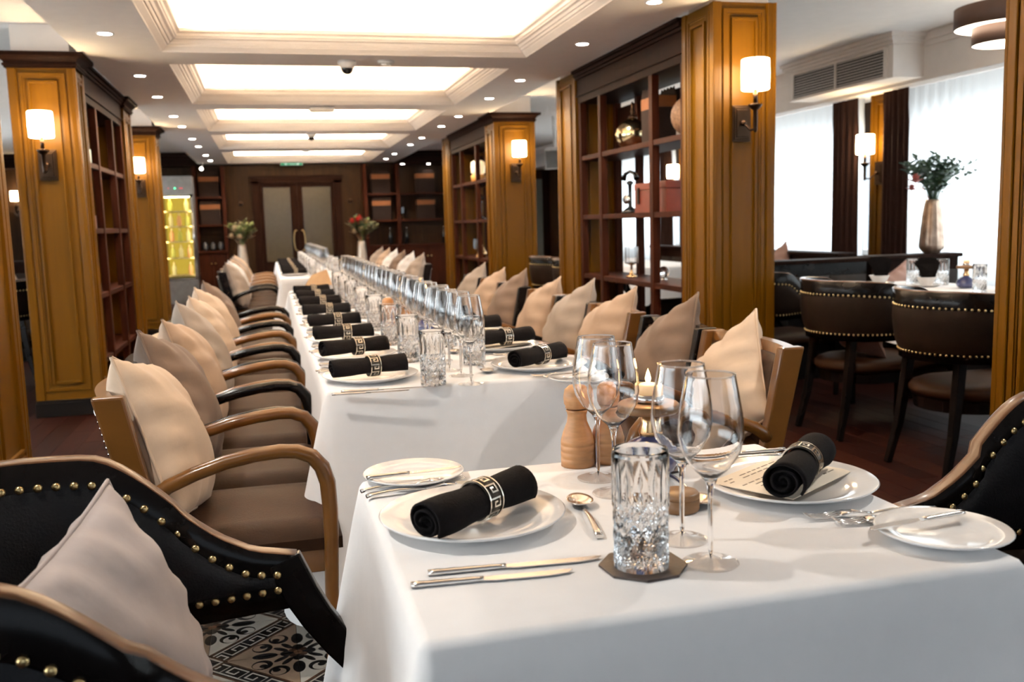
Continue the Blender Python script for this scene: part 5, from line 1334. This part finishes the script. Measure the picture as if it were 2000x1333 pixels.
def wall_run(name, pts, z1, th, m_, label, cap_m, pad_m, cat='banquette', bench=True):
    ps = []; 
    for k in range(len(pts) - 1):
        (xa, ya_), (xb, yb2) = pts[k], pts[k + 1]; L_ = math.hypot(xb - xa, yb2 - ya_); a = math.atan2(yb2 - ya_, xb - xa)
        ps.append(part('back', B(0, L_, -th / 2, th / 2, .0, z1 - .03).mesh('back', m_), loc=(xa, ya_, 0), rot=(0, 0, a)))
        ps.append(part('ledge', B(-.02, L_ + .02, -th / 2 - .03, th / 2 + .03, z1 - .03, z1).mesh('ledge', cap_m, bevel=.008), loc=(xa, ya_, 0), rot=(0, 0, a)))
        n = max(2, int(L_ / .28))
        for i in range(n):
            mb = MB(); w_ = L_ / n
            mb.grid(lambda u, v: (i * w_ + .003 + (w_ - .006) * u, -th / 2 - .006 - .03 * ((1 - (2 * u - 1) ** 4) * (1 - (2 * v - 1) ** 4)) ** .6, .46 + (z1 - .12 - .46) * v), 10, 8)
            ps.append(part('back_cushion', mb.mesh('back_cushion', pad_m), loc=(xa, ya_, 0), rot=(0, 0, a)))
        if not bench: continue
        ps.append(part('bench_seat', B(.0, L_, -th / 2 - .46, -th / 2, .30, .45).mesh('bench_seat', pad_m, bevel=.02), loc=(xa, ya_, 0), rot=(0, 0, a)))
        ps.append(part('bench_base', B(.0, L_, -th / 2 - .42, -th / 2, 0, .30).mesh('bench_base', black_base), loc=(xa, ya_, 0), rot=(0, 0, a)))
    return thing(name, ps, label=label, cat=cat)
wall_run('banquette', [(4.26, 6.06), (5.0, 6.06)], .875, .14, dark_wood, 'dark leather banquette with a wooden ledge under the fluted vase', dark_wood, banq_leather)
wall_run('partition', [(3.30, 6.05), (4.23, 6.06)], .868, .10, black_lacq, 'dark partition with a padded face and ledge behind the tub chairs', dark_wood, banq_leather, 'partition', False)
wall_run('banquette', [(4.55, 10.6), (4.55, 6.75)], .87, .12, dark_wood, 'dark banquette running under the farther curtained window', dark_wood, banq_leather)
pillow(4.38, 5.80, .452, -pi / 2, .2, .5, 'rose', 'rose cushion leaning on the banquette behind the napkin fan', scale=.78)
pillow(4.38, 7.6, .452, pi, .2, .6, 'rose', 'rose cushion on the banquette under the farther window', scale=1.0)
# beyond the open shelf: another table with tub chairs
table(3.3, 4.0, 8.0, 9.4, 'farther dining table in the right aisle behind the open shelf')
table_cloth(3.3, 4.0, 8.0, 9.4, .28, .03, 'white tablecloth on the farther right aisle table', 21, corner=.05)
for x, y, rz, t in ((3.15, 8.3, 0, 'nearer'), (3.15, 9.1, 0, 'farther')):
    thing('tub_chair', TUB, (x, y, 0), rz, 'tub chair at the farther right aisle table, %s of two seen through the shelf' % t, 'chair', 'tub chairs in the right aisle')
# left aisle glimpsed between the columns
table(-3.5, -2.8, 8.0, 8.8, 'dark small table in the left aisle'); table_cloth(-3.5, -2.8, 8.0, 8.8, .25, .03, 'white cloth on the left aisle table', 30, corner=.05)
thing('tub_chair', TUB, (-2.4, 8.4, 0), pi, 'tub chair in the left aisle glimpsed between two columns', 'chair', 'tub chairs in the left aisle')
wall_run('banquette', [(-2.2, 10.3), (-3.9, 10.3)][::-1], .95, .14, dark_wood, 'dark banquette in the left aisle glimpsed between the columns', dark_wood, banq_leather)
pillow(-2.55, 10.02, .452, -pi / 2, .25, .5, 'stone', 'pale cushion on the left aisle banquette')
